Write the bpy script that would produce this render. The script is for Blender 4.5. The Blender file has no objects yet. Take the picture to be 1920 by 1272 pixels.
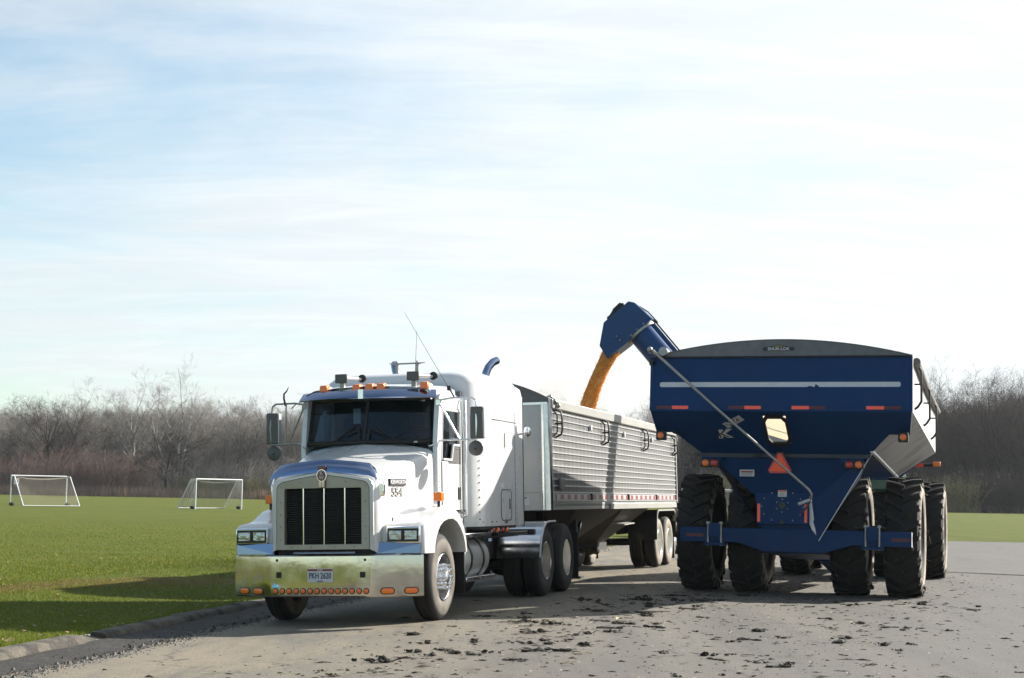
import bpy, math, random
import numpy as np
from mathutils import Vector, Matrix, noise as mnoise

sc = bpy.context.scene
COL = sc.collection
rnd = random.Random(11)
rad = math.radians

# ------------------------------------------------------------------ camera
CAM_H = 1.58
PITCH = math.atan(285 / 3000.0)
ROLL = rad(1.1)
_F = Vector((0, math.cos(PITCH), math.sin(PITCH)))
_R0 = Vector((1, 0, 0))
_U0 = Vector((0, -math.sin(PITCH), math.cos(PITCH)))
_R = _R0 * math.cos(ROLL) + _U0 * math.sin(ROLL)
_U = _U0 * math.cos(ROLL) - _R0 * math.sin(ROLL)
cam_d = bpy.data.cameras.new('camera')
cam_d.sensor_width = 36
cam_d.lens = 3000 / 1920 * 36
cam_d.clip_start = 0.1
cam_d.clip_end = 6000
cam = bpy.data.objects.new('camera', cam_d)
COL.objects.link(cam)
m3 = Matrix((_R, _U, -_F)).transposed()
cam.matrix_world = Matrix.Translation((0, 0, CAM_H)) @ m3.to_4x4()
sc.camera = cam

# ------------------------------------------------------------------ light
SUN_EL = rad(29)
SUN_AZ = rad(60)            # clockwise from +Y (view direction) towards +X
sun_dir = Vector((math.sin(SUN_AZ) * math.cos(SUN_EL), math.cos(SUN_AZ) * math.cos(SUN_EL), math.sin(SUN_EL)))
sd = bpy.data.lights.new('sun', 'SUN')
sd.energy = 5.0
sd.angle = rad(0.53)
sd.color = (1.0, 0.945, 0.865)
sun = bpy.data.objects.new('sun', sd)
COL.objects.link(sun)
sun.rotation_euler = (-sun_dir).to_track_quat('-Z', 'Y').to_euler()
sun.location = sun_dir * 60

world = bpy.data.worlds.new('World')
sc.world = world
world.use_nodes = True
wn, wl = world.node_tree.nodes, world.node_tree.links
for n in list(wn):
    wn.remove(n)


def wnode(t, **k):
    n = wn.new(t)
    for a, b in k.items():
        setattr(n, a, b)
    return n


def wmath(op, a, b=None, clamp=False):
    n = wnode('ShaderNodeMath', operation=op, use_clamp=clamp)
    for i, q in enumerate((a, b)):
        if q is None:
            continue
        if isinstance(q, (int, float)):
            n.inputs[i].default_value = q
        else:
            wl.new(q, n.inputs[i])
    return n.outputs[0]


sky = wnode('ShaderNodeTexSky')
sky.sky_type = 'NISHITA'
sky.sun_disc = False
sky.sun_elevation = SUN_EL
sky.sun_rotation = SUN_AZ
sky.altitude = 250
sky.air_density = 1.0
sky.dust_density = 0.8
sky.ozone_density = 1.0
SKY_S = 0.070
tc = wnode('ShaderNodeTexCoord')
sep = wnode('ShaderNodeSeparateXYZ')
wl.new(tc.outputs['Generated'], sep.inputs[0])
zz = wmath('ADD', wmath('MAXIMUM', sep.outputs[2], 0.0), 0.20)
px = wmath('DIVIDE', sep.outputs[0], zz)
py = wmath('DIVIDE', sep.outputs[1], zz)
comb = wnode('ShaderNodeCombineXYZ')
wl.new(px, comb.inputs[0])
wl.new(py, comb.inputs[1])


def cloud_noise(scale_xyz, rotz, scale, detail, rough, dist=0.0, loc=(0, 0, 0)):
    mp = wnode('ShaderNodeMapping')
    mp.inputs['Scale'].default_value = scale_xyz
    mp.inputs['Rotation'].default_value = (0, 0, rotz)
    mp.inputs['Location'].default_value = loc
    wl.new(comb.outputs[0], mp.inputs[0])
    no = wnode('ShaderNodeTexNoise')
    no.inputs['Scale'].default_value = scale
    no.inputs['Detail'].default_value = detail
    no.inputs['Roughness'].default_value = rough
    no.inputs['Distortion'].default_value = dist
    wl.new(mp.outputs[0], no.inputs['Vector'])
    return no.outputs[0]


c1 = cloud_noise((0.8, 1.1, 1), rad(-24), 0.9, 10, 0.60, 0.6, (3.1, 1.7, 0))
c2 = cloud_noise((0.55, 1.5, 1), rad(-32), 1.7, 10, 0.60, 0.8, (0.4, 5.2, 0))
cs = wmath('ADD', wmath('MULTIPLY', c1, 0.48), wmath('MULTIPLY', c2, 0.52))
# thin cirrus scatters forward: it is thicker-looking and brighter towards the sun
dot = wnode('ShaderNodeVectorMath', operation='DOT_PRODUCT')
wl.new(tc.outputs['Generated'], dot.inputs[0])
dot.inputs[1].default_value = sun_dir
fwd = wmath('POWER', wmath('MULTIPLY', wmath('ADD', dot.outputs['Value'], 1.0), 0.5), 3.0)
low = wmath('POWER', wmath('SUBTRACT', 1.0, wmath('MINIMUM', wmath('MAXIMUM', sep.outputs[2], 0.0), 1.0)), 3.0)
# a slanting look through the thin deck meets more of it than a look straight up
cov = wmath('ADD', cs, wmath('MULTIPLY', fwd, wmath('ADD', wmath('MULTIPLY', low, 0.55), 0.30)))
mr = wnode('ShaderNodeMapRange', interpolation_type='SMOOTHSTEP')
wl.new(cov, mr.inputs['Value'])
mr.inputs['From Min'].default_value = 0.42
mr.inputs['From Max'].default_value = 0.85
CLOUD_MAX = 0.93
mr.inputs['To Max'].default_value = CLOUD_MAX
# horizon veil
veil = wmath('POWER', wmath('SUBTRACT', 1.0, wmath('MINIMUM', wmath('MAXIMUM', sep.outputs[2], 0.0), 1.0)), 9.0)
alpha = wmath('MAXIMUM', mr.outputs[0], wmath('MULTIPLY', veil, wmath('ADD', wmath('MULTIPLY', fwd, 0.7), 0.30)))
skys = wnode('ShaderNodeMix', data_type='RGBA', blend_type='MULTIPLY')
skys.inputs['Factor'].default_value = 1
wl.new(sky.outputs[0], skys.inputs[6])
skys.inputs[7].default_value = (SKY_S * 0.90, SKY_S * 1.05, SKY_S * 1.02, 1)
c3 = cloud_noise((0.5, 2.0, 1), rad(-38), 3.4, 10, 0.66, 1.2, (7.4, 2.2, 0))
wisp = wnode('ShaderNodeMapRange', interpolation_type='SMOOTHSTEP')
wl.new(c3, wisp.inputs['Value'])
wisp.inputs['From Min'].default_value = 0.38
wisp.inputs['From Max'].default_value = 0.66
wisp.inputs['To Min'].default_value = 0.965
wisp.inputs['To Max'].default_value = 1.05
cb = wmath('MULTIPLY', wmath('ADD', wmath('MULTIPLY', fwd, 0.14), 0.345), wisp.outputs[0])
ccol = wnode('ShaderNodeMix', data_type='RGBA', blend_type='MULTIPLY')
ccol.inputs['Factor'].default_value = 1
ccol.inputs[6].default_value = (0.96, 0.998, 1.02, 1)
cbc = wnode('ShaderNodeCombineColor')
for i in range(3):
    wl.new(cb, cbc.inputs[i])
wl.new(cbc.outputs[0], ccol.inputs[7])
mixw = wnode('ShaderNodeMix', data_type='RGBA')
wl.new(alpha, mixw.inputs['Factor'])
wl.new(skys.outputs[2], mixw.inputs[6])
wl.new(ccol.outputs[2], mixw.inputs[7])
bg = wnode('ShaderNodeBackground')
wl.new(mixw.outputs[2], bg.inputs['Color'])
bg.inputs['Strength'].default_value = 1.0
wo = wnode('ShaderNodeOutputWorld')
wl.new(bg.outputs[0], wo.inputs['Surface'])

sc.view_settings.view_transform = 'Standard'
sc.view_settings.look = 'None'
sc.view_settings.exposure = 1.30
sc.view_settings.gamma = 1.0
sc.view_settings.use_curve_mapping = False
sc.render.engine = 'CYCLES'
sc.cycles.use_denoising = True
sc.cycles.max_bounces = 8
sc.cycles.transparent_max_bounces = 16


# ------------------------------------------------------------------ frames
def frame(o, yaw, roll=0.0, pitch=0.0):
    """4x4 matrix: X across (to the right), Y backwards along the vehicle, Z up."""
    a, r, p = rad(yaw), rad(roll), rad(pitch)
    X = Vector((math.cos(a), -math.sin(a), 0))
    Y = Vector((math.sin(a), math.cos(a), 0))
    Z = Vector((0, 0, 1))
    X, Z = X * math.cos(r) + Z * math.sin(r), Z * math.cos(r) - X * math.sin(r)
    Y, Z = Y * math.cos(p) - Z * math.sin(p), Z * math.cos(p) + Y * math.sin(p)
    m = Matrix((X, Y, Z)).transposed().to_4x4()
    return Matrix.Translation(o) @ m


TRUCK_M = frame((-1.8737, 20.6564, -0.0918), 15.6, 2.1)
TRAILER_M = frame((2.2647, 36.586, -0.0947), 15.6, 2.1)
CART_M = frame((4.83, 26.53, 0), 17.5, 0, 3.3)
TRACTOR_M = frame((4.83, 26.53, 0), 17.5)
ROAD_M = frame((-1.8737, 20.6564, 0), 15.6)
ROAD_I = ROAD_M.inverted()


def sstep(a, b, x):
    t = min(1, max(0, (x - a) / (b - a)))
    return t * t * (3 - 2 * t)


def road_z(x, y):
    lx = (ROAD_I @ Vector((x, y, 0))).x
    return -0.0367 * max(0.0, min(2.5 - lx, 5.6))


# ------------------------------------------------------------------ materials
MATS = {}
AS_IS = {'white_truck_paint', 'amber_lens', 'orange_lens', 'red_lens', 'red_orange_reflector', 'white_cart_paint', 'sign_orange', 'sign_red', 'white_goal_paint', 'bright_ridge', 'corn_kernels',
         'pale_corn_load', 'blue_plastic', 'grey_twigs', 'russet_twigs', 'tan_stems', 'olive_twigs', 'grey_brown_bark', 'pale_sycamore_bark', 'grass_blades', 'mown_grass', 'worn_asphalt',
         'dirty_white_cart_paint', 'blue_cart_paint', 'blue_auger_paint', 'shade_painted_blue'}


def mat(name, col, rough=0.5, metal=0.0, var=0.0, vs=4.0, bump=0.0, bs=30.0, col2=None, c2s=3.0, c2lo=0.5, c2hi=0.65,
        coat=0.0, spec=0.5, rvar=0.0, stretch=(1, 1, 1), trans=0.0, emit=0.0):
    if metal < 0.3 and name not in AS_IS:
        col = tuple(c * 0.52 for c in col)
        col2 = tuple(c * 0.52 for c in col2) if col2 else None
    m = bpy.data.materials.new(name)
    m.use_nodes = True
    nt = m.node_tree
    N, L = nt.nodes, nt.links
    b = N['Principled BSDF']
    b.inputs['Base Color'].default_value = (*col, 1)
    b.inputs['Roughness'].default_value = rough
    b.inputs['Metallic'].default_value = metal
    b.inputs['Coat Weight'].default_value = coat
    b.inputs['Coat Roughness'].default_value = 0.06
    b.inputs['Specular IOR Level'].default_value = spec
    b.inputs['Transmission Weight'].default_value = trans
    t = N.new('ShaderNodeTexCoord')
    mp = N.new('ShaderNodeMapping')
    mp.inputs['Scale'].default_value = stretch
    L.new(t.outputs['Object'], mp.inputs[0])
    out = None
    if var > 0 or rvar > 0:
        n = N.new('ShaderNodeTexNoise')
        n.inputs['Scale'].default_value = vs
        n.inputs['Detail'].default_value = 7
        n.inputs['Roughness'].default_value = 0.65
        L.new(mp.outputs[0], n.inputs['Vector'])
        if var > 0:
            r = N.new('ShaderNodeValToRGB')
            r.color_ramp.elements[0].position = 0.28
            r.color_ramp.elements[1].position = 0.72
            r.color_ramp.elements[0].color = (*[c * (1 - var) for c in col], 1)
            r.color_ramp.elements[1].color = (*[min(1, c * (1 + var)) for c in col], 1)
            L.new(n.outputs[0], r.inputs[0])
            out = r.outputs[0]
        if rvar > 0:
            q = N.new('ShaderNodeMapRange')
            q.inputs['From Min'].default_value = 0.3
            q.inputs['From Max'].default_value = 0.7
            q.inputs['To Min'].default_value = max(0.02, rough - rvar)
            q.inputs['To Max'].default_value = min(1, rough + rvar)
            L.new(n.outputs[0], q.inputs['Value'])
            L.new(q.outputs[0], b.inputs['Roughness'])
    if col2 is not None:
        n2 = N.new('ShaderNodeTexNoise')
        n2.inputs['Scale'].default_value = c2s
        n2.inputs['Detail'].default_value = 9
        n2.inputs['Roughness'].default_value = 0.7
        L.new(mp.outputs[0], n2.inputs['Vector'])
        q = N.new('ShaderNodeMapRange')
        q.interpolation_type = 'SMOOTHSTEP'
        q.inputs['From Min'].default_value = c2lo
        q.inputs['From Max'].default_value = c2hi
        L.new(n2.outputs[0], q.inputs['Value'])
        mx = N.new('ShaderNodeMix')
        mx.data_type = 'RGBA'
        L.new(q.outputs[0], mx.inputs['Factor'])
        if out is not None:
            L.new(out, mx.inputs[6])
        else:
            mx.inputs[6].default_value = (*col, 1)
        mx.inputs[7].default_value = (*col2, 1)
        out = mx.outputs[2]
        if metal > 0.3:
            mm = N.new('ShaderNodeMath')
            mm.operation = 'MULTIPLY_ADD'
            L.new(q.outputs[0], mm.inputs[0])
            mm.inputs[1].default_value = -metal * 0.8
            mm.inputs[2].default_value = metal
            L.new(mm.outputs[0], b.inputs['Metallic'])
    if out is not None:
        L.new(out, b.inputs['Base Color'])
    if bump > 0:
        n3 = N.new('ShaderNodeTexNoise')
        n3.inputs['Scale'].default_value = bs
        n3.inputs['Detail'].default_value = 5
        L.new(mp.outputs[0], n3.inputs['Vector'])
        bm = N.new('ShaderNodeBump')
        bm.inputs['Strength'].default_value = bump
        bm.inputs['Distance'].default_value = 0.02
        L.new(n3.outputs[0], bm.inputs['Height'])
        L.new(bm.outputs[0], b.inputs['Normal'])
    if emit:
        b.inputs['Emission Color'].default_value = (*col, 1)
        b.inputs['Emission Strength'].default_value = emit
    MATS[name] = m
    return m


def nd(m):
    return m.node_tree.nodes, m.node_tree.links, m.node_tree.nodes['Principled BSDF']


WHITE = mat('white_truck_paint', (0.60, 0.60, 0.598), 0.28, var=0.02, vs=1.4, coat=0.6, rvar=0.06, col2=(0.66, 0.64, 0.60), c2s=2.2, c2lo=0.56, c2hi=0.9)
CHROME = mat('chrome', (0.86, 0.87, 0.89), 0.07, 1.0, bump=0.03, bs=3.0, rvar=0.04)
BUMPER = mat('bumper_chrome', (0.66, 0.625, 0.57), 0.13, 1.0, bump=0.22, bs=1.6, rvar=0.07, vs=3, var=.12, col2=(0.36, 0.31, 0.25), c2s=4, c2lo=0.52, c2hi=0.85)
STAIN = mat('stainless', (0.36, 0.33, 0.29), 0.42, 0.7, var=0.12, vs=6, rvar=0.08, col2=(0.30, 0.27, 0.22), c2s=9, c2lo=0.6, c2hi=0.85)
ALU = mat('polished_aluminium', (0.72, 0.73, 0.74), 0.2, 1.0, rvar=0.08, vs=8, bump=0.03, bs=8)
ALUD = mat('dull_aluminium', (0.36, 0.36, 0.35), 0.48, 0.75, var=0.12, vs=3, rvar=0.08)
BLACK = mat('black_plastic', (0.016, 0.016, 0.017), 0.5, var=0.3, vs=9)
BLACKG = mat('black_satin_metal', (0.02, 0.02, 0.022), 0.35, var=0.3, vs=9)
FRAME = mat('dirty_black_frame', (0.028, 0.026, 0.024), 0.7, var=0.4, vs=6, col2=(0.10, 0.085, 0.065), c2s=4, c2lo=0.52, c2hi=0.75)
GREYP = mat('grey_plastic', (0.17, 0.16, 0.155), 0.45, var=0.12, vs=7)
GREYL = mat('pale_grey_metal', (0.42, 0.42, 0.43), 0.4, 0.3, var=0.1)
AMBER = mat('amber_lens', (0.80, 0.16, 0.012), 0.22, coat=0.5, bump=0.25, bs=60)
AMBERO = mat('orange_lens', (0.90, 0.19, 0.018), 0.22, coat=0.5, bump=0.15, bs=40)
REDL = mat('red_lens', (0.42, 0.012, 0.01), 0.25, coat=0.4)
REFL = mat('red_orange_reflector', (0.95, 0.085, 0.03), 0.35, coat=0.3)
REFD = mat('dark_red_reflector', (0.16, 0.008, 0.012), 0.4)
LENS = mat('headlamp_glass', (0.50, 0.50, 0.48), 0.07, 0.95, bump=1.0, bs=16)
BADGE = mat('badge_red', (0.20, 0.012, 0.015), 0.3, coat=0.5)
PLATE = mat('licence_plate_white', (1.0, 1.0, 1.0), 0.4)
PLATEB = mat('licence_plate_blue', (0.03, 0.035, 0.17), 0.5)
INK = mat('black_ink', (0.012, 0.012, 0.014), 0.6)
INKR = mat('red_ink', (0.42, 0.03, 0.03), 0.5)
PAPER = mat('sticker_paper', (1.0, 1.0, 1.0), 0.6, var=0.1, vs=20)
YELLOWP = mat('badge_yellow', (0.34, 0.28, 0.07), 0.5)
SEAT = mat('seat_fabric', (0.09, 0.10, 0.12), 0.9, var=0.2, vs=9)
CURT = mat('cab_trim', (0.17, 0.19, 0.22), 0.85, var=0.2, vs=9)
CREAM = mat('cream_rail', (0.56, 0.55, 0.50), 0.45, 0.15, var=0.12, vs=3, col2=(0.34, 0.32, 0.28), c2s=5, c2lo=0.55, c2hi=0.8, stretch=(1, 0.4, 1))
RIDGE = mat('bright_ridge', (0.50, 0.50, 0.49), 0.35, 0.35, var=0.06, vs=6)
def grime(m, z0, z1, amt, c):
    """road film that thins out upwards, broken by noise"""
    N, L, b = nd(m)
    src = b.inputs['Base Color'].links[0].from_socket
    t = N.new('ShaderNodeTexCoord')
    s = N.new('ShaderNodeSeparateXYZ')
    L.new(t.outputs['Object'], s.inputs[0])
    q = N.new('ShaderNodeMapRange')
    q.interpolation_type = 'SMOOTHSTEP'
    L.new(s.outputs[2], q.inputs['Value'])
    q.inputs['From Min'].default_value = z1
    q.inputs['From Max'].default_value = z0
    q.inputs['To Max'].default_value = amt
    mp = N.new('ShaderNodeMapping')
    mp.inputs['Scale'].default_value = (5, 5, 1.2)
    L.new(t.outputs['Object'], mp.inputs[0])
    n = N.new('ShaderNodeTexNoise')
    n.inputs['Scale'].default_value = 1.6
    n.inputs['Detail'].default_value = 8
    n.inputs['Roughness'].default_value = .7
    L.new(mp.outputs[0], n.inputs['Vector'])
    r = N.new('ShaderNodeMapRange')
    L.new(n.outputs[0], r.inputs['Value'])
    r.inputs['From Min'].default_value = .32
    r.inputs['From Max'].default_value = .68
    r.inputs['To Min'].default_value = .12
    k = N.new('ShaderNodeMath')
    k.operation = 'MULTIPLY'
    L.new(q.outputs[0], k.inputs[0])
    L.new(r.outputs[0], k.inputs[1])
    mx = N.new('ShaderNodeMix')
    mx.data_type = 'RGBA'
    L.new(k.outputs[0], mx.inputs['Factor'])
    L.new(src, mx.inputs[6])
    mx.inputs[7].default_value = (*c, 1)
    L.new(mx.outputs[2], b.inputs['Base Color'])


grime(WHITE, .8, 1.9, .5, (.24, .21, .165))
BLUE = mat('blue_cart_paint', (0.0045, 0.034, 0.112), 0.5, var=0.14, vs=2.2, rvar=0.06, spec=0.14, col2=(0.012, 0.040, 0.095), c2s=2.6, c2lo=0.52, c2hi=0.85, stretch=(1, 1, .35))
BLUE_SHADE = mat('shade_painted_blue', (0.003, 0.030, 0.105), 0.7, var=0.3, vs=5, spec=.1, col2=(0.018, 0.015, 0.010), c2s=3.5, c2lo=0.36, c2hi=0.58)  # shade on the hopper flanks painted into the colour as dark blotches
grime(BLUE, .4, 1.9, .30, (.026, .024, .022))
BLUEA = mat('blue_auger_paint', (0.005, 0.045, 0.155), 0.35, var=0.12, vs=3, spec=.3, col2=(0.05, 0.045, 0.045), c2s=2.2, c2lo=0.58, c2hi=0.85)
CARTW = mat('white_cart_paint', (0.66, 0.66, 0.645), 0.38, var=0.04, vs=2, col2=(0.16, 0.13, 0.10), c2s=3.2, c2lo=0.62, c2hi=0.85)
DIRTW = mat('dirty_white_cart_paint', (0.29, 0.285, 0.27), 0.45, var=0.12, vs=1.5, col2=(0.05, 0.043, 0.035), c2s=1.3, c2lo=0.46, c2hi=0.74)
TARP = mat('grey_tarp', (0.24, 0.255, 0.27), 0.85, var=0.16, vs=7, bump=0.1, bs=120)
STRIPE = mat('pale_stripe', (0.92, 0.95, 1.0), 0.4, var=0.08, vs=11)
STEEL = mat('worn_steel', (0.30, 0.29, 0.27), 0.42, 0.8, var=0.25, vs=12)
RUBBER = mat('rubber', (0.012, 0.012, 0.012), 0.85, var=0.3, vs=8)
MUD = mat('dried_mud', (0.050, 0.042, 0.026), 0.95, var=0.6, vs=14, bump=0.8, bs=40, col2=(0.17, 0.135, 0.08), c2s=9, c2lo=0.52, c2hi=0.70)
STRAW = mat('straw', (0.42, 0.33, 0.17), 0.8, var=0.35, vs=30)
HUSK = mat('corn_husk_pale', (0.66, 0.55, 0.34), 0.7, var=0.25, vs=20)
STUFFN = {'rivets', 'bolts', 'caked_mud', 'caught_straw', 'hub_bolts', 'rail_bolts', 'net'}
GREENM = mat('green_machine_paint', (0.03, 0.13, 0.035), 0.35, var=0.1, coat=0.3)
PALEG = mat('pale_green_plastic', (0.42, 0.52, 0.42), 0.35, var=0.1)
RIMY = mat('yellow_rim', (0.55, 0.38, 0.03), 0.5, var=0.2)
RIMB = mat('dusty_blue_rim', (0.03, 0.07, 0.17), 0.55, var=0.3, col2=(0.20, 0.17, 0.13), c2s=3)
POSTW = mat('white_goal_paint', (0.68, 0.69, 0.70), 0.4)
NET = mat('net_cord', (0.52, 0.47, 0.38), 0.9)
NETW = mat('white_net_cord', (0.7, 0.7, 0.7), 0.9)
SANDB = mat('dark_ballast_bag', (0.035, 0.04, 0.035), 0.9, var=0.3)
BOTTLE = mat('blue_plastic', (0.03, 0.34, 0.78), 0.3, coat=0.3)
EXH = mat('sky_toned_chrome', (0.27, 0.325, 0.45), 0.14, 1.0)  # blue of the reflected sky put into the metal colour, as on the visor
VALM = mat('shaded_chrome_panel', (0.20, 0.245, 0.34), 0.2, 1.0)


def tyre_mat(name, base, dust, xlo, xhi, amt, treaddust=0.15):
    """rubber whose outer sidewall (object x beyond xlo) is coated with dust"""
    m = mat(name, base, 0.82, var=0.3, vs=9, bump=0.15, bs=60)
    N, L, b = nd(m)
    src = b.inputs['Base Color'].links[0].from_socket
    t = N.new('ShaderNodeTexCoord')
    s = N.new('ShaderNodeSeparateXYZ')
    L.new(t.outputs['Object'], s.inputs[0])
    mr_ = N.new('ShaderNodeMapRange')
    mr_.interpolation_type = 'SMOOTHSTEP'
    L.new(s.outputs[0], mr_.inputs['Value'])
    mr_.inputs['From Min'].default_value = xlo
    mr_.inputs['From Max'].default_value = xhi
    n = N.new('ShaderNodeTexNoise')
    n.inputs['Scale'].default_value = 5
    n.inputs['Detail'].default_value = 8
    L.new(t.outputs['Object'], n.inputs['Vector'])
    q = N.new('ShaderNodeMapRange')
    L.new(n.outputs[0], q.inputs['Value'])
    q.inputs['From Min'].default_value = 0.3
    q.inputs['From Max'].default_value = 0.62
    q.inputs['To Min'].default_value = amt * 0.35
    q.inputs['To Max'].default_value = amt
    mu = N.new('ShaderNodeMath')
    mu.operation = 'MULTIPLY'
    L.new(mr_.outputs[0], mu.inputs[0])
    L.new(q.outputs[0], mu.inputs[1])
    ma = N.new('ShaderNodeMath')
    ma.operation = 'MULTIPLY_ADD'
    L.new(q.outputs[0], ma.inputs[0])
    ma.inputs[1].default_value = treaddust
    L.new(mu.outputs[0], ma.inputs[2])
    ma.use_clamp = True
    mx = N.new('ShaderNodeMix')
    mx.data_type = 'RGBA'
    L.new(ma.outputs[0], mx.inputs['Factor'])
    L.new(src, mx.inputs[6])
    mx.inputs[7].default_value = (*dust, 1)
    L.new(mx.outputs[2], b.inputs['Base Color'])
    return m


TYRE = tyre_mat('truck_tyre_rubber', (0.016, 0.016, 0.016), (0.155, 0.135, 0.11), 0.128, 0.143, 0.85, 0.01)
TYRED = tyre_mat('drive_tyre_rubber', (0.014, 0.014, 0.014), (0.10, 0.09, 0.08), 0.118, 0.138, 0.45, 0.02)
TYRET = tyre_mat('trailer_tyre_rubber', (0.016, 0.016, 0.016), (0.26, 0.225, 0.175), 0.112, 0.138, 0.95, 0.02)
TYREC = tyre_mat('lugged_tyre_rubber', (0.011, 0.011, 0.011), (0.36, 0.31, 0.235), 0.262, 0.290, 1.0, 0.01)


def glass_mat(name, tint, tr):
    m = bpy.data.materials.new(name)
    m.use_nodes = True
    N, L = m.node_tree.nodes, m.node_tree.links
    N.remove(N['Principled BSDF'])
    o = N['Material Output']
    t = N.new('ShaderNodeBsdfTransparent')
    t.inputs[0].default_value = (*[c * tr for c in tint], 1)
    g = N.new('ShaderNodeBsdfGlossy')
    g.inputs['Roughness'].default_value = 0.02
    g.inputs['Color'].default_value = (0.9, 0.95, 1, 1)
    f = N.new('ShaderNodeFresnel')
    gm = N.new('ShaderNodeNewGeometry')
    io = N.new('ShaderNodeMapRange')            # same reflectance from either side of a thin pane
    io.inputs['To Min'].default_value = 1.5
    io.inputs['To Max'].default_value = 1 / 1.5
    L.new(gm.outputs['Backfacing'], io.inputs['Value'])
    L.new(io.outputs[0], f.inputs[0])
    mx = N.new('ShaderNodeMixShader')
    L.new(f.outputs[0], mx.inputs[0])
    L.new(t.outputs[0], mx.inputs[1])
    L.new(g.outputs[0], mx.inputs[2])
    L.new(mx.outputs[0], o.inputs[0])
    return m


GLASS = glass_mat('windscreen_glass', (0.55, 0.75, 0.82), 0.55)
CLEAR = glass_mat('clear_pane', (0.95, 0.97, 0.95), 0.95)


# ------------------------------------------------------------------ mesh builder
class MB:
    def __init__(s):
        s.v, s.f = [], []

    def add(s, vs, fs):
        o = len(s.v)
        s.v += [tuple(p) for p in vs]
        s.f += [tuple(i + o for i in q) for q in fs]
        return s

    def box(s, x0, x1, y0, y1, z0, z1):
        vs = [(x, y, z) for z in (z0, z1) for y in (y0, y1) for x in (x0, x1)]
        return s.add(vs, [(0, 2, 3, 1), (4, 5, 7, 6), (0, 1, 5, 4), (2, 6, 7, 3), (0, 4, 6, 2), (1, 3, 7, 5)])

    def hexa(s, p):
        """8 points: bottom 4 counter-clockwise, top 4"""
        return s.add(p, [(3, 2, 1, 0), (4, 5, 6, 7), (0, 1, 5, 4), (1, 2, 6, 5), (2, 3, 7, 6), (3, 0, 4, 7)])

    def bar(s, a, b, w, h, up=(0, 0, 1)):
        a, b = Vector(a), Vector(b)
        d = (b - a).normalized()
        u = Vector(up)
        r = d.cross(u)
        if r.length < 1e-4:
            r = d.cross(Vector((1, 0, 0)))
        r.normalize()
        u = r.cross(d)
        r, u = r * w / 2, u * h / 2
        return s.hexa([a - r - u, a + r - u, b + r - u, b - r - u, a - r + u, a + r + u, b + r + u, b - r + u])

    def prism(s, poly, axis, a, b):
        """extrude a 2-D polygon along an axis; poly in the two other axes, in order"""
        k = 'xyz'.index(axis)

        def P(q, t):
            p = list(q)
            p.insert(k, t)
            return p
        n = len(poly)
        vs = [P(q, a) for q in poly] + [P(q, b) for q in poly]
        fs = [tuple(range(n))[::-1], tuple(range(n, 2 * n))] + [(i, (i + 1) % n, (i + 1) % n + n, i + n) for i in range(n)]
        return s.add(vs, fs)

    def plate(s, pts, thick):
        """planar 3-D polygon with a thickness"""
        P = [Vector(p) for p in pts]
        n = Vector((0, 0, 0))
        for i in range(len(P)):
            n += P[i].cross(P[(i + 1) % len(P)])
        n = n.normalized() * thick / 2
        k = len(P)
        return s.add([p - n for p in P] + [p + n for p in P],
                     [tuple(range(k))[::-1], tuple(range(k, 2 * k))] + [(i, (i + 1) % k, (i + 1) % k + k, i + k) for i in range(k)])

    def tube(s, path, r, n=8, cap=True):
        P = [Vector(p) for p in path]
        rs = r if isinstance(r, (list, tuple)) else [r] * len(P)
        vs, fs = [], []
        t0 = (P[1] - P[0]).normalized()
        u = t0.orthogonal().normalized()
        for i, p in enumerate(P):
            if i == 0:
                t = t0
            elif i == len(P) - 1:
                t = (P[i] - P[i - 1]).normalized()
            else:
                t = ((P[i] - P[i - 1]).normalized() + (P[i + 1] - P[i]).normalized()).normalized()
            u = (u - t * u.dot(t)).normalized()
            w = t.cross(u)
            for k in range(n):
                a = 2 * math.pi * k / n
                vs.append(p + (u * math.cos(a) + w * math.sin(a)) * rs[i])
        for i in range(len(P) - 1):
            for k in range(n):
                fs.append((i * n + k, i * n + (k + 1) % n, (i + 1) * n + (k + 1) % n, (i + 1) * n + k))
        if cap:
            fs.append(tuple(range(n))[::-1])
            fs.append(tuple(range((len(P) - 1) * n, len(P) * n)))
        return s.add(vs, fs)

    def lathe(s, prof, axis='x', c=(0, 0, 0), n=32, closed=False):
        """prof: (t along axis, radius)"""
        k = 'xyz'.index(axis)
        vs, fs = [], []
        for t, r in prof:
            for j in range(n):
                a = 2 * math.pi * j / n
                q = [r * math.cos(a), r * math.sin(a)]
                q.insert(k, t)
                vs.append((q[0] + c[0], q[1] + c[1], q[2] + c[2]))
        m = len(prof)
        for i in range(m if closed else m - 1):
            i2 = (i + 1) % m
            for j in range(n):
                fs.append((i * n + j, i2 * n + j, i2 * n + (j + 1) % n, i * n + (j + 1) % n))
        if not closed:
            if prof[0][1] > 1e-4:
                fs.append(tuple(range(n)))
            if prof[-1][1] > 1e-4:
                fs.append(tuple(range((m - 1) * n, m * n))[::-1])
        return s.add(vs, fs)

    def grid(s, rows, close=False):
        n = len(rows[0])
        vs = [p for r in rows for p in r]
        fs = []
        for i in range(len(rows) - 1):
            for j in range(n if close else n - 1):
                j2 = (j + 1) % n
                fs.append((i * n + j, i * n + j2, (i + 1) * n + j2, (i + 1) * n + j))
        return s.add(vs, fs)

    def ball(s, c, r, n=10, m=6, sq=(1, 1, 1)):
        rows = []
        for i in range(m + 1):
            a = math.pi * i / m - math.pi / 2
            rr = max(1e-4, math.cos(a)) * r
            rows.append([(c[0] + sq[0] * rr * math.cos(2 * math.pi * j / n), c[1] + sq[1] * rr * math.sin(2 * math.pi * j / n),
                          c[2] + sq[2] * r * math.sin(a)) for j in range(n)])
        return s.grid(rows, True)

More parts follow.
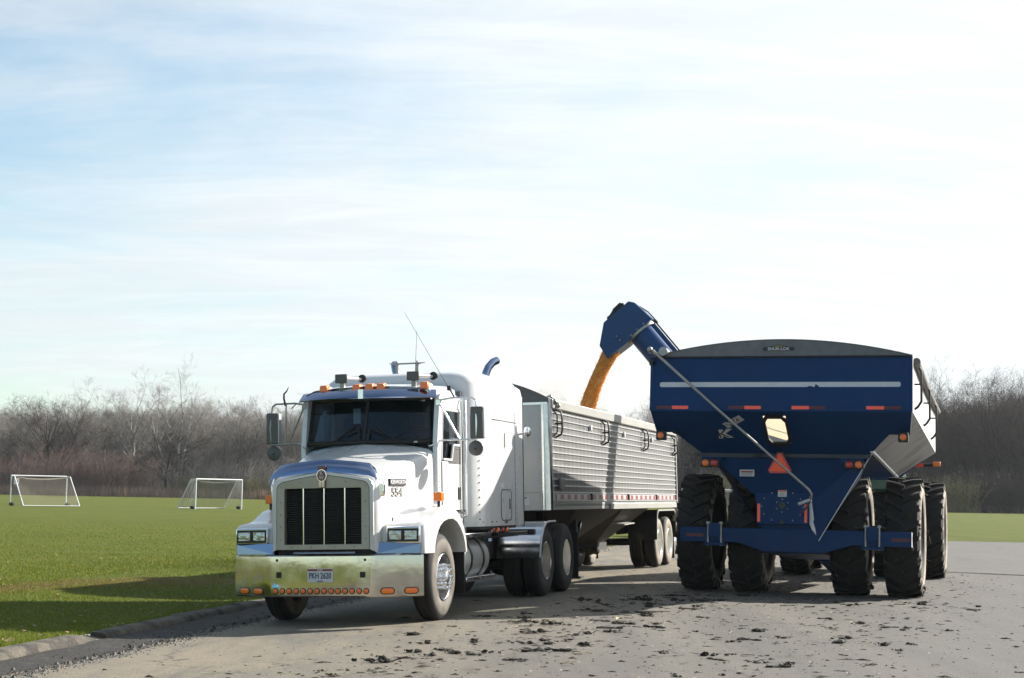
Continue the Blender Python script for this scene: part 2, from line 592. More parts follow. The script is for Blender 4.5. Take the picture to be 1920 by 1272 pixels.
    def mesh(s, name, m, smooth=None):
        me = bpy.data.meshes.new(name)
        me.from_pydata(s.v, [], s.f)
        me.validate()
        me.update()
        import bmesh
        bm = bmesh.new()
        bm.from_mesh(me)
        bmesh.ops.recalc_face_normals(bm, faces=bm.faces)
        bm.to_mesh(me)
        bm.free()
        if m:
            me.materials.append(m)
        if smooth:
            me.shade_smooth()
            me.set_sharp_from_angle(angle=rad(smooth))
        return me

    def build(s, name, m, parent=None, smooth=None, bevel=0.0, loc=None, label=None):
        o = bpy.data.objects.new(name, s.mesh(name, m, smooth))
        COL.objects.link(o)
        if parent:
            o.parent = parent
        if loc:
            o.location = loc
        if bevel:
            b = o.modifiers.new('bevel', 'BEVEL')
            b.width = bevel
            b.segments = 2
            b.limit_method = 'ANGLE'
            b.angle_limit = rad(40)
            o.data.shade_smooth()
            o.data.set_sharp_from_angle(angle=rad(50))
        if label:
            o['label'] = label
        if name in STUFFN:
            o['kind'] = 'stuff'
        return o


def tag(o, label=None, cat=None, group=None, kind=None):
    if label:
        o['label'] = label
    if cat:
        o['category'] = cat
    if group:
        o['group'] = group
    if kind:
        o['kind'] = kind
    return o


def thing(name, label, cat, mtx=None, group=None):
    o = bpy.data.objects.new(name, None)
    o.empty_display_size = 0.3
    COL.objects.link(o)
    if mtx is not None:
        o.matrix_world = mtx
    return tag(o, label, cat, group)


def kids(o):
    return [c for c in KIDS.get(o.name, [])]


def copy_tree(o, parent=None):
    c = o.copy()
    COL.objects.link(c)
    if parent is not None:
        c.parent = parent
    for ch in [q for q in bpy.data.objects if q.parent == o]:
        copy_tree(ch, c)
    return c


def text(name, body, size, m, parent, mtx, extrude=0.002, bold=0.0, align='CENTER', sx=1.0, shear=0.0):
    cu = bpy.data.curves.new(name, 'FONT')
    cu.body = body
    cu.size = size
    cu.extrude = extrude
    cu.offset = bold
    cu.align_x = align
    cu.align_y = 'CENTER'
    cu.shear = shear
    cu.resolution_u = 3
    t = bpy.data.objects.new(name, cu)
    COL.objects.link(t)
    dg = bpy.context.evaluated_depsgraph_get()
    me = bpy.data.meshes.new_from_object(t.evaluated_get(dg))
    bpy.data.objects.remove(t)
    me.materials.clear()
    me.materials.append(m)
    o = bpy.data.objects.new(name, me)
    COL.objects.link(o)
    o.parent = parent
    o.matrix_local = mtx @ Matrix.Diagonal((sx, 1, 1, 1))
    return o


def face_y(x, y, z, rot=0.0, tilt=0.0):
    """text matrix: reads from the -Y side; tilt leans its top backwards"""
    return Matrix.Translation((x, y, z)) @ Matrix.Rotation(rad(90) - tilt, 4, 'X') @ Matrix.Rotation(rot, 4, 'Z')


def face_x(x, y, z):
    """reads from the +X side (text runs along +Y)"""
    return Matrix.Translation((x, y, z)) @ Matrix.Rotation(rad(90), 4, 'Z') @ Matrix.Rotation(rad(90), 4, 'X')

# ------------------------------------------------------------------ the setting
KERB = [(-7.9, -30.0), (-7.2, 0.0), (-6.2, 8.0), (-5.15, 13.2), (-4.62, 16.4), (-4.12, 19.6), (-3.72, 22.3), (-3.05, 25.8), (-0.55, 36.0), (2.6, 48.0), (6.1, 61.3)]


def kerb_x(y):
    for (xa, ya), (xb, yb) in zip(KERB, KERB[1:]):
        if y <= yb:
            return xa + (xb - xa) * (y - ya) / (yb - ya)
    return KERB[-1][0]


def ground_mat():
    """grass: mown turf, greener and browner patches, a worn brown track along the kerb"""
    m = mat('mown_grass', (0.10, 0.15, 0.028), 0.9, spec=0.15)
    N, L, b = nd(m)
    t = N.new('ShaderNodeTexCoord')

    def noise(sc_, det, ro, st=(1, 1, 1)):
        mp = N.new('ShaderNodeMapping')
        mp.inputs['Scale'].default_value = st
        L.new(t.outputs['Object'], mp.inputs[0])
        n = N.new('ShaderNodeTexNoise')
        n.inputs['Scale'].default_value = sc_
        n.inputs['Detail'].default_value = det
        n.inputs['Roughness'].default_value = ro
        L.new(mp.outputs[0], n.inputs['Vector'])
        return n.outputs[0]

    def ramp(v, stops):
        r = N.new('ShaderNodeValToRGB')
        while len(r.color_ramp.elements) < len(stops):
            r.color_ramp.elements.new(0.5)
        for e, (p, c) in zip(r.color_ramp.elements, stops):
            e.position = p
            e.color = (*c, 1)
        L.new(v, r.inputs[0])
        return r.outputs[0]

    def mix(f, a, c, bt='MIX'):
        x = N.new('ShaderNodeMix')
        x.data_type = 'RGBA'
        x.blend_type = bt
        if isinstance(f, float):
            x.inputs['Factor'].default_value = f
        else:
            L.new(f, x.inputs['Factor'])
        for k, q in ((6, a), (7, c)):
            if isinstance(q, tuple):
                x.inputs[k].default_value = (*q, 1)
            else:
                L.new(q, x.inputs[k])
        return x.outputs[2]

    def mrange(v, a, c, lo=0.0, hi=1.0):
        q = N.new('ShaderNodeMapRange')
        q.interpolation_type = 'SMOOTHSTEP'
        for k, x in (('From Min', a), ('From Max', c), ('To Min', lo), ('To Max', hi)):
            q.inputs[k].default_value = x
        L.new(v, q.inputs['Value'])
        return q.outputs[0]

    def mth(op, a, c):
        n = N.new('ShaderNodeMath')
        n.operation = op
        for i, q in enumerate((a, c)):
            if isinstance(q, (int, float)):
                n.inputs[i].default_value = q
            else:
                L.new(q, n.inputs[i])
        return n.outputs[0]
    base = ramp(noise(0.55, 8, 0.62, (1, 0.35, 1)), [(0.25, (0.0570, 0.0800, 0.0062)), (0.5, (0.0770, 0.0944, 0.0081)), (0.75, (0.1014, 0.1080, 0.0115))])
    fine = ramp(noise(14, 6, 0.75), [(0.25, (0.55, 0.60, 0.5)), (0.5, (1, 1, 1)), (0.78, (1.55, 1.45, 1.5))])
    c = mix(0.85, base, fine, 'MULTIPLY')
    big = mrange(noise(0.045, 4, 0.5), 0.40, 0.66)
    c = mix(mth('MULTIPLY', big, 0.5), c, (0.0892, 0.1026, 0.0084))
    # worn brown track: band round a line in the field beside the kerb
    s = N.new('ShaderNodeSeparateXYZ')
    L.new(t.outputs['Object'], s.inputs[0])
    # distance from line through (-7.6,24.2) with direction (0.62,0.785)
    d = mth('ADD', mth('MULTIPLY', mth('ADD', s.outputs[0], 7.6), 0.849), mth('MULTIPLY', mth('ADD', s.outputs[1], -24.2), -0.528))
    wob = mth('MULTIPLY', mth('SUBTRACT', noise(0.5, 5, 0.6), 0.5), 2.2)
    dd = mth('ABSOLUTE', mth('ADD', d, wob), 0)
    near = mth('MULTIPLY', mrange(s.outputs[1], 33, 27), mrange(s.outputs[0], -22, -12))
    band = mth('MULTIPLY', mrange(dd, 1.05, 0.35), mth('MULTIPLY', near, mrange(noise(3.0, 7, 0.7), 0.30, 0.62)))
    c = mix(mth('MULTIPLY', band, 0.9), c, (0.1106, 0.0650, 0.0108))
    scat = mrange(noise(1.3, 8, 0.7), 0.58, 0.72)
    c = mix(mth('MULTIPLY', scat, 0.45), c, (0.1214, 0.0889, 0.0155))
    L.new(c, b.inputs['Base Color'])
    bm = N.new('ShaderNodeBump')
    bm.inputs['Strength'].default_value = 0.9
    bm.inputs['Distance'].default_value = 0.05
    L.new(noise(22, 5, 0.7), bm.inputs['Height'])
    L.new(bm.outputs[0], b.inputs['Normal'])
    return m


def road_mat():
    m = mat('worn_asphalt', (0.27, 0.255, 0.23), 0.88, spec=0.3)
    N, L, b = nd(m)
    t = N.new('ShaderNodeTexCoord')

    def noise(sc_, det, ro, st=(1, 1, 1), rot=0.0, dist=0.0):
        mp = N.new('ShaderNodeMapping')
        mp.inputs['Scale'].default_value = st
        mp.inputs['Rotation'].default_value = (0, 0, rot)
        L.new(t.outputs['Object'], mp.inputs[0])
        n = N.new('ShaderNodeTexNoise')
        n.inputs['Scale'].default_value = sc_
        n.inputs['Detail'].default_value = det
        n.inputs['Roughness'].default_value = ro
        n.inputs['Distortion'].default_value = dist
        L.new(mp.outputs[0], n.inputs['Vector'])
        return n.outputs[0]

    def mix(f, a, c, bt='MIX'):
        x = N.new('ShaderNodeMix')
        x.data_type = 'RGBA'
        x.blend_type = bt
        if isinstance(f, float):
            x.inputs['Factor'].default_value = f
        else:
            L.new(f, x.inputs['Factor'])
        for k, q in ((6, a), (7, c)):
            if isinstance(q, tuple):
                x.inputs[k].default_value = (*q, 1)
            else:
                L.new(q, x.inputs[k])
        return x.outputs[2]

    def mrange(v, a, c, lo=0.0, hi=1.0):
        q = N.new('ShaderNodeMapRange')
        q.interpolation_type = 'SMOOTHSTEP'
        for k, x in (('From Min', a), ('From Max', c), ('To Min', lo), ('To Max', hi)):
            q.inputs[k].default_value = x
        L.new(v, q.inputs['Value'])
        return q.outputs[0]

    def mth(op, a, c=0.0):
        n = N.new('ShaderNodeMath')
        n.operation = op
        for i, q in enumerate((a, c)):
            if isinstance(q, (int, float)):
                n.inputs[i].default_value = q
            else:
                L.new(q, n.inputs[i])
        return n.outputs[0]
    s = N.new('ShaderNodeSeparateXYZ')
    L.new(t.outputs['Object'], s.inputs[0])
    r15 = rad(15.6)
    # long wheel-polished streaks along the road
    lng = noise(0.9, 6, 0.6, (1.3, 0.16, 1), r15)
    c = mix(mrange(lng, 0.32, 0.68), (0.0983, 0.0937, 0.0867), (0.1351, 0.1260, 0.1099))
    # tan dust tracked in on the left part of the road
    lx = mth('SUBTRACT', s.outputs[0], mth('MULTIPLY', s.outputs[1], 0.275))
    dust = mth('MULTIPLY', mrange(lx, -2.8, -7.0), mrange(noise(0.7, 6, 0.65, (1.5, 0.4, 1), r15), 0.30, 0.62))
    c = mix(mth('MULTIPLY', dust, 0.85), c, (0.2122, 0.1814, 0.1309))
    cool = mrange(lx, -2.2, 1.5)
    c = mix(mth('MULTIPLY', cool, 0.6), c, (0.0948, 0.0937, 0.0958))
    grain = noise(55, 4, 0.75)
    g = N.new('ShaderNodeValToRGB')
    g.color_ramp.elements[0].position = 0.28
    g.color_ramp.elements[0].color = (0.42, 0.42, 0.42, 1)
    g.color_ramp.elements[1].position = 0.74
    g.color_ramp.elements[1].color = (1.6, 1.57, 1.52, 1)
    L.new(grain, g.inputs[0])
    c = mix(0.8, c, g.outputs[0], 'MULTIPLY')
    mid = noise(4.5, 7, 0.7)
    c = mix(mth('MULTIPLY', mrange(mid, 0.53, 0.74), 0.42), c, (0.0655, 0.0605, 0.0529))
    # dark crumbs and stains
    sp = noise(9, 8, 0.8, (1, 0.7, 1))
    c = mix(mth('MULTIPLY', mrange(sp, 0.61, 0.70), 0.7), c, (0.0353, 0.0312, 0.0252))
    # mud pressed and smeared along the two wheel tracks of the cart
    cxp = mth('SUBTRACT', mth('MULTIPLY', mth('SUBTRACT', s.outputs[0], 4.83), 0.954), mth('MULTIPLY', mth('SUBTRACT', s.outputs[1], 26.53), 0.3007))
    smn = noise(2.6, 8, 0.72, (1.6, 0.5, 1), rad(17.5))
    for xc in (-1.45, 1.3):
        dd = mth('ABSOLUTE', mth('SUBTRACT', cxp, xc))
        k = mth('MULTIPLY', mrange(dd, 1.15, 0.25), mrange(smn, 0.50, 0.70))
        k = mth('MULTIPLY', k, mrange(s.outputs[1], 48, 34))
        c = mix(mth('MULTIPLY', k, 0.62), c, (0.0434, 0.0378, 0.0301))
    tr_ = noise(7.0, 5, 0.6, (1.0, 0.05, 1), rad(17.5))
    c = mix(mth('MULTIPLY', mrange(tr_, 0.55, 0.70), 0.28), c, (0.0630, 0.0588, 0.0525))
    # cracks
    vo = N.new('ShaderNodeTexVoronoi')
    vo.feature = 'DISTANCE_TO_EDGE'
    mp = N.new('ShaderNodeMapping')
    mp.inputs['Scale'].default_value = (0.33, 0.22, 1)
    mp.inputs['Rotation'].default_value = (0, 0, r15)
    wv = N.new('ShaderNodeVectorMath')
    nz = N.new('ShaderNodeTexNoise')
    nz.inputs['Scale'].default_value = 1.6
    nz.inputs['Detail'].default_value = 6
    L.new(t.outputs['Object'], nz.inputs['Vector'])
    ad = N.new('ShaderNodeMix')
    ad.data_type = 'RGBA'
    ad.blend_type = 'ADD'
    ad.inputs['Factor'].default_value = 1.0
    L.new(t.outputs['Object'], ad.inputs[6])
    L.new(nz.outputs['Color'], ad.inputs[7])
    L.new(ad.outputs[2], mp.inputs[0])
    L.new(mp.outputs[0], vo.inputs['Vector'])
    vo.inputs['Scale'].default_value = 1.0
    ck = mth('MULTIPLY', mrange(vo.outputs['Distance'], 0.011, 0.002), mrange(noise(0.35, 3, 0.5), 0.45, 0.6))
    c = mix(mth('MULTIPLY', ck, 0.75), c, (0.0403, 0.0378, 0.0353))
    L.new(c, b.inputs['Base Color'])
    bm = N.new('ShaderNodeBump')
    bm.inputs['Strength'].default_value = 0.45
    bm.inputs['Distance'].default_value = 0.012
    L.new(grain, bm.inputs['Height'])
    bm2 = N.new('ShaderNodeBump')
    bm2.inputs['Strength'].default_value = 0.25
    bm2.inputs['Distance'].default_value = 0.05
    L.new(mid, bm2.inputs['Height'])
    L.new(bm.outputs[0], bm2.inputs['Normal'])
    L.new(bm2.outputs[0], b.inputs['Normal'])
    return m


ROAD_END = 61.3
ys = [-30 + i * 1.0 for i in range(91)] + [ROAD_END]
rows = []
for y in ys:
    kx = kerb_x(y)
    fr = [0, 0.6, 1.3, 2.1, 3, 4, 5.2, 6.6, 8.5, 12, 20, 40]
    rows.append([(kx + a, y, road_z(kx + a, y)) for a in fr] + [(90, y, 0)])
road = MB().grid(rows).build('road', road_mat(), smooth=60)
tag(road, kind='structure')

GRASS = ground_mat()
mb = MB()
rows = []
for y in ys + [62.5]:
    kx = kerb_x(min(y, ROAD_END)) - 0.16
    offs = [0, 0.4, 1, 2, 4, 8, 16, 40, 120, 700]
    zk = road_z(kx, y) + 0.095
    rows.append([(kx - a, y, zk * (1 - sstep(0.2, 5, a)) + 0.015 * (mnoise.noise((kx - a, y, 0)) if a < 30 else 0)) for a in offs])
rows[-1] = [(p[0], p[1], 0) for p in rows[-1]]
mb.grid(rows)
xs = [-700, -120, -40, -16, -8, 0, 6, 12, 20, 40, 90, 200, 700]
rows = []
for y in (61.5, 62.5, 80, 110, 150, 200, 300, 600, 2500):
    rows.append([(x, y + (0 if y > 61.6 else -0.06), 0.0 if y > 61.6 else -0.05) for x in xs])
mb2 = MB().grid([[p for p in r] for r in rows])
field = mb.build('grass_field', GRASS, smooth=60)
tag(field, kind='structure')
far = mb2.build('grass_field', GRASS, smooth=60)
tag(far, kind='structure')
side = MB().grid([[(90, y, 0.0), (200, y, 0.0), (700, y, 0.0)] for y in (-60, 0, 61.4)]).build('grass_field', GRASS)
tag(side, kind='structure')
back = MB().grid([[(x, y, 0.0 if y < -30 else -0.02) for x in (-700, -8, 90, 700)] for y in (-900, -200, -60, -30.0)])
tag(back.build('grass_field', GRASS), kind='structure')

# kerb: a structure of single concrete stones
CONC = mat('kerb_concrete', (0.17, 0.148, 0.115), 0.9, var=0.4, vs=5, bump=0.8, bs=30, col2=(0.045, 0.038, 0.028), c2s=3.0, c2lo=0.40, c2hi=0.62)
kerb = bpy.data.objects.new('kerb', None)
COL.objects.link(kerb)
tag(kerb, kind='structure')
MB().grid([[(kerb_x(5 + k) - .22, 5 + k, road_z(kerb_x(5 + k), 5 + k) - .03), (kerb_x(5 + k) + .06, 5 + k, road_z(kerb_x(5 + k), 5 + k) - .03)] for k in range(57)]).build('kerb_bed', mat('dark_soil', (.05, .04, .03), .95, var=.5, vs=9), kerb)
y = 5.2
while y < 60.5:
    ln = .55 if 17.0 < y < 17.5 else 2.4 if y < 40 else 4.0
    if ln == .55:            # a stone broken out of the row
        xa_, xb_ = kerb_x(y), kerb_x(y + ln)
        za_ = road_z(xa_, y)
        MB().hexa([(xa_ - .18, y, za_ - .1), (xa_ + .05, y, za_ - .1), (xb_ + .05, y + ln, za_ - .1), (xb_ - .18, y + ln, za_ - .1), (xa_ - .18, y, za_ + .07), (xa_ + .02, y, za_ + .01), (xb_ + .03, y + ln, za_ + .03), (xb_ - .18, y + ln, za_ + .075)]).build('broken_kerb_stone', CONC, kerb)
        y += ln
        continue
    ya, yb = y + 0.02, y + ln - 0.02
    xa, xb = kerb_x(ya), kerb_x(yb)
    za, zb = road_z(xa, ya) + rnd.uniform(-.015, .012), road_z(xb, yb) + rnd.uniform(-.015, .012)
    o1, o2 = rnd.uniform(-.025, .025), rnd.uniform(-.025, .025)
    mbk = MB()
    prof = [(0.06, -0.1), (0.04, 0.04), (0.012, 0.085), (-0.03, 0.108), (-0.15, 0.115), (-0.17, -0.1)]
    secs = []
    nseg = 4
    for k in range(nseg + 1):
        f = k / nseg
        jx = rnd.uniform(-.008, .008)
        secs.append([(xa + (xb - xa) * f + (o1 + (o2 - o1) * f) + p + jx, ya + (yb - ya) * f, za + (zb - za) * f + q) for p, q in prof])
    mbk.grid(secs, True)
    n0 = len(prof)
    mbk.f.append(tuple(range(n0)))
    mbk.f.append(tuple(range(nseg * n0, nseg * n0 + n0))[::-1])
    mbk.build('kerb_stone', CONC, kerb, smooth=35)
    y += ln

# ------------------------------------------------------------------ wheels
def tyre_prof(R, rim, w, edge=0.045):
    h = w / 2
    return [(-h + 0.03, rim), (-h, rim + 0.03), (-h - 0.004, (R + rim) / 2), (-h + 0.012, R - 0.06), (-h + edge, R - 0.012), (-h + edge + 0.02, R - 0.002),
            (-0.07, R), (-0.066, R - 0.013), (-0.054, R - 0.013), (-0.05, R), (-0.006, R + .002), (-0.004, R - 0.012), (0.004, R - 0.012), (0.006, R + .002),
            (0.05, R), (0.054, R - 0.013), (0.066, R - 0.013), (0.07, R),
            (h - edge - 0.02, R - 0.002), (h - edge, R - 0.012), (h - 0.012, R - 0.06), (h - 0.004, R - 0.085), (h + 0.004, (R + rim) / 2), (h, rim + 0.03), (h - 0.03, rim)]


def steer_wheel(root, x, y, R, side):
    """polished alloy wheel with hand holes and capped lug nuts; side=+1 outside is +x"""
    s = side
    w = MB()
    w.lathe([(s * 0.135, 0.292), (s * 0.142, 0.283), (s * 0.125, 0.262), (s * 0.095, 0.252), (s * 0.085, 0.232), (s * 0.115, 0.18), (s * 0.125, 0.12), (s * 0.13, 0.10), (s * 0.19, 0.085), (s * 0.20, 0.06), (s * 0.205, 0.0)], 'x', n=40)
    o = w.build('wheel', ALU, root, smooth=40, loc=(x, y, R))
    MB().lathe([(-a, b) for a, b in tyre_prof(R, 0.29, 0.29)] if s < 0 else tyre_prof(R, 0.29, 0.29), 'x', n=48).build('tyre', TYRE, o, smooth=45)
    for k in range(10):
        a = 2 * math.pi * (k + .5) / 10
        MB().lathe([(s * 0.06, 0.027), (s * 0.105, 0.027), (s * 0.106, 0.0)], 'x', (0, 0.207 * math.cos(a), 0.207 * math.sin(a)), 12).build('hand_hole', INK, o, smooth=40)
        a = 2 * math.pi * k / 10
        MB().lathe([(s * 0.115, 0.026), (s * 0.15, 0.026), (s * 0.155, 0.021), (s * 0.205, 0.019), (s * 0.215, 0.012), (s * 0.217, 0.0)], 'x', (0, 0.143 * math.cos(a), 0.143 * math.sin(a)), 12).build('lug_nut', CHROME, o, smooth=40)
    return o


def dual_wheel(root, x, y, R, side, tm, rm, name='wheel'):
    """one wheel of a dual; the disc is dished inwards on the outer one"""
    s = side
    w = MB()
    w.lathe([(s * 0.135, 0.295), (s * 0.14, 0.286), (s * 0.12, 0.262), (s * 0.02, 0.256), (-s * 0.03, 0.25), (-s * 0.05, 0.20), (-s * 0.04, 0.14), (s * 0.06, 0.115), (s * 0.10, 0.09), (s * 0.105, 0.0)], 'x', n=36)
    o = w.build(name, rm, root, smooth=40, loc=(x, y, R))
    pr = tyre_prof(R, 0.29, 0.285)
    MB().lathe([(-a, b) for a, b in pr] if s < 0 else pr, 'x', n=44).build('tyre', tm, o, smooth=45)
    hb = MB()
    for k in range(10):
        a = 2 * math.pi * k / 10
        hb.lathe([(-s * 0.045, 0.018), (s * 0.0, 0.018), (s * 0.004, 0.0)], 'x', (0, 0.143 * math.cos(a), 0.143 * math.sin(a)), 8)
    hb.build('hub_bolts', STEEL, o, smooth=40)
    return o


# ------------------------------------------------------------------ the truck
truck = thing('semi_truck', 'white semi truck with chrome bumper and sleeper cab parked at the kerb', 'truck', TRUCK_M)


def T_(mb, name, m, **k):
    return mb.build(name, m, truck, **k)


RT, RD = 0.54, 0.555
steer_wheel(truck, 0.995, 0, RT, 1)
steer_wheel(truck, -0.995, 0, RT, -1)
for y in (5.24, 6.62):
    for s in (1, -1):
        dual_wheel(truck, s * 1.0, y, RD, s, TYRED, ALU)
        dual_wheel(truck, s * 0.68, y, RD, -s, TYRED, GREYL)
# axles and frame
f = MB()
for s in (1, -1):
    f.box(s * 0.38 - .04, s * 0.38 + .04, -1.0, 7.6, 0.62, 0.90)
T_(f, 'chassis_frame', FRAME)
for y in (0, 5.24, 6.62):
    f = MB().tube([(-0.9, y, .5), (0.9, y, .5)], 0.075, 10)
    if y > 1:
        f.ball((0, y, .5), .24)
    T_(f, 'axle', FRAME, smooth=50)
T_(MB().box(-.35, .35, -.7, 1.6, .42, .9), 'engine_block', FRAME)
T_(MB().prism([(4.9, .92), (6.4, .92), (6.7, 1.14), (4.7, 1.14)], 'x', -.45, .45), 'fifth_wheel', FRAME)

# bumper
def bumper_pt(u, z, off=0.0):
    """u along the width from -1.27 to 1.27"""
    if abs(u) <= 0.65:
        return (u, -1.30 - off, z)
    d = abs(u) - 0.65
    s = 1 if u > 0 else -1
    k = 0.40
    return (s * (0.65 + d * math.cos(k) + off * math.sin(k)), -1.30 + d * math.sin(k) - off * math.cos(k), z)


us = [-1.275, -1.0, -0.72, -0.66, -0.63, -0.3, 0, 0.3, 0.63, 0.66, 0.72, 1.0, 1.275]
rows = []
for (off, z) in [(-0.10, .365), (-0.02, .36), (0.0, .375), (0.003, .44), (0.004, .52), (0.005, .61), (0.004, .70), (0.003, .78), (0.0, .845), (-0.015, .858), (-0.10, .855), (-0.10, .83), (-.03, .83), (-.03, .385), (-0.10, .385)]:
    rows.append([bumper_pt(u, z, off) for u in us])
rows.append(rows[0])
bmp = MB().grid(rows)
bo = T_(bmp, 'bumper', BUMPER, smooth=35)


def disc_on(u, z, r, off0, off1, n=14, sx=1.0):
    """short round or oval plug standing on the bumper face"""
    m_ = MB()
    a = Vector(bumper_pt(u, z, 0))
    e = Vector(bumper_pt(u + 0.01, z, 0)) - Vector(bumper_pt(u - 0.01, z, 0))
    e.normalize()
    nrm = Vector((e.y, -e.x, 0))
    zz_ = Vector((0, 0, 1))
    rings = []
    for rr, of in ((1.0, off0), (1.0, off1 - .002), (.86, off1)):
        ring = []
        for k in range(n):
            t = 2 * math.pi * k / n
            cx_ = math.cos(t) * r
            if sx > 1:
                cx_ += (sx - 1) * r * (1 if math.cos(t) > 0.01 else (-1 if math.cos(t) < -0.01 else 0))
            ring.append(a + e * cx_ * rr + zz_ * math.sin(t) * r * rr + nrm * of)
        rings.append(ring)
    m_.grid(rings, True)
    m_.f.append(tuple(range(2 * n, 3 * n)))
    return m_


for k in range(14):
    u = -0.585 + k * 1.17 / 13
    g_ = disc_on(u, .432, .038, -.005, .010).build('marker_light_rim', BLACK, bo, smooth=40)
    disc_on(u, .432, .028, 0.0, .016).build('marker_light', AMBER, bo, smooth=40)
for u in (-1.10, -0.86, 0.84, 1.125):
    disc_on(u, .43, .042, -.005, .010, 20, 2.1).build('turn_signal_rim', BLACK, bo, smooth=40)
    disc_on(u, .43, .031, 0, .016, 20, 2.4).build('turn_signal', AMBERO, bo, smooth=40)
for u, z, r in [(-.565, .80, .019), (.57, .80, .019), (-.565, .525, .017), (-.49, .525, .017), (.50, .525, .017), (.575, .525, .011)]:
    disc_on(u, z, r, -.004, .003, 12).build('bolt_hole', INK, bo)
for u in (-.54, .54):
    MB().box(u - .034, u + .034, -1.3055, -1.29, .59, .66).build('tow_hole', INK, bo)
# licence plate
pl = MB().box(-.165, .165, -1.318, -1.306, .535, .70).build('licence_plate', PLATE, bo, bevel=.006)
MB().box(-.16, .16, -1.3205, -1.3175, .672, .694).build('plate_band', INKR, pl)
text('plate_lettering', 'OHIO', .026, PLATE, pl, face_y(0, -1.322, .683), .0008, .0006)
text('plate_lettering', 'PKH 2620', .098, PLATEB, pl, face_y(0, -1.3205, .612), .0015, .0012, sx=.70)
text('plate_lettering', 'TRUCK', .024, PLATEB, pl, face_y(0, -1.3205, .549), .001, .0006)

# hood: lofted cross-sections
HS = [(-1.20, .655, 1.755, 1.862, .90), (-1.17, .685, 1.775, 1.895, .88), (-1.05, .70, 1.805, 1.93, .88), (-.75, .735, 1.86, 2.005, .88),
      (-.35, .785, 1.965, 2.105, .95), (0.05, .845, 2.07, 2.205, 1.1), (.36, .905, 2.15, 2.285, 1.1)]
rows = []
for y, w, zs, zc, zb in HS:
    half = [(w, zb), (w + .005, (zb + zs) / 2), (w, zs - .10), (w - .012, zs - .045), (w - .045, zs - .005), (w - .10, zs + .02),
            (w * .62, zs + (zc - zs) * .52), (w * .32, zs + (zc - zs) * .84), (.05, zc - .004)]
    r = [(x, y, z) for x, z in half] + [(0, y, zc)] + [(-x, y, z) for x, z in half[::-1]]
    rows.append(r)
hd = MB().grid(rows)
T_(hd, 'hood', WHITE, smooth=50)
# nose: white shell round the grille
def arch(hw, zb, zs, zc, n=6, rc=.07):
    p = [(-hw, zb), (-hw, zs - rc), (-hw + rc * .3, zs - rc * .3), (-hw + rc, zs + .012)]
    for k in range(1, n):
        f = k / n
        x = (-hw + rc) * (1 - f)
        p.append((x, zs + .012 + (zc - zs - .012) * (1 - (1 - f) ** 1.3)))
    p.append((0, zc))
    return p + [(-x, z) for x, z in p[:-1][::-1]]


o_ = arch(.66, .905, 1.762, 1.862)
i_ = arch(.605, .925, 1.732, 1.826)
i2 = arch(.50, .985, 1.655, 1.665)
T_(MB().grid([[(x, -1.185, z) for x, z in o_], [(x, -1.225, z) for x, z in [((a[0] * .985), a[1] - .005 if a[1] > 1 else a[1]) for a in o_]],
              [(x, -1.225, z) for x, z in i_], [(x, -1.20, z) for x, z in i_]]), 'nose_shell', WHITE, smooth=35)
# stainless surround
gs = T_(MB().grid([[(x, -1.21, z) for x, z in i_], [(x, -1.232, z) for x, z in arch(.595, .93, 1.725, 1.818)],
                   [(x, -1.228, z) for x, z in arch(.50, .985, 1.652, 1.665, 6, .01)], [(x, -1.15, z) for x, z in arch(.50, .985, 1.652, 1.665, 6, .01)]]), 'grille_surround', STAIN, smooth=30)
T_(MB().box(-.60, .60, -1.229, -1.18, .925, .985), 'grille_sill', STAIN)
bl = MB()
for x, z in [(-.55, 1.05), (-.55, 1.2), (-.55, 1.35), (-.55, 1.5), (.55, 1.05), (.55, 1.2), (.55, 1.35), (.55, 1.5), (-.55, 1.68), (.55, 1.68), (-.3, 1.74), (.3, 1.74), (-.4, .955), (.4, .955), (-.15, .955), (.15, .955)]:
    bl.ball((x, -1.232, z), .009, 6, 4)
bl.build('bolts', STEEL, gs)
gr = T_(MB().box(-.50, .50, -1.12, -1.10, .98, 1.66), 'grille', INK)
lm = MB().add([(-.495, -1.165, -.011), (.495, -1.165, -.011), (.495, -1.135, .008), (-.495, -1.135, .008), (-.495, -1.165, -.005), (.495, -1.165, -.005), (.495, -1.135, .013), (-.495, -1.135, .013)],
              [(3, 2, 1, 0), (4, 5, 6, 7), (0, 1, 5, 4), (1, 2, 6, 5), (2, 3, 7, 6), (3, 0, 4, 7)]).mesh('louver', BLACKG)
for k in range(24):
    q = bpy.data.objects.new('louver', lm)
    COL.objects.link(q)
    q.parent = gr
    q.location = (0, 0, 1.0 + k * .0277)
for x in (-.27, 0, .27):
    MB().tube([(x, -1.18, .985), (x, -1.185, 1.32), (x, -1.18, 1.665)], .0105, 8).build('grille_bar', CHROME, gr, smooth=50)
# emblem: red oval badge with K over W and a ribbed tail
em = T_(MB().prism([(.066 * math.cos(a), 1.815 + .078 * math.sin(a)) for a in [2 * math.pi * k / 24 for k in range(24)]], 'y', -1.262, -1.232), 'emblem', CHROME, bevel=.004)
MB().prism([(.056 * math.cos(a), 1.815 + .067 * math.sin(a)) for a in [2 * math.pi * k / 24 for k in range(24)]], 'y', -1.266, -1.2625).build('emblem_face', BADGE, em)
MB().prism([(-.045, 1.885), (.045, 1.885), (.05, 1.93), (-.05, 1.93)], 'y', -1.258, -1.225).build('emblem_crown', BADGE, em, bevel=.004)
tl = MB().prism([(-.04, 1.67), (.04, 1.67), (.045, 1.75), (-.045, 1.75)], 'y', -1.256, -1.228).build('emblem_tail', BADGE, em)
for x in (-.03, -.01, .01, .03):
    MB().box(x - .004, x + .004, -1.260, -1.2565, 1.675, 1.745).build('emblem_rib', CHROME, tl)
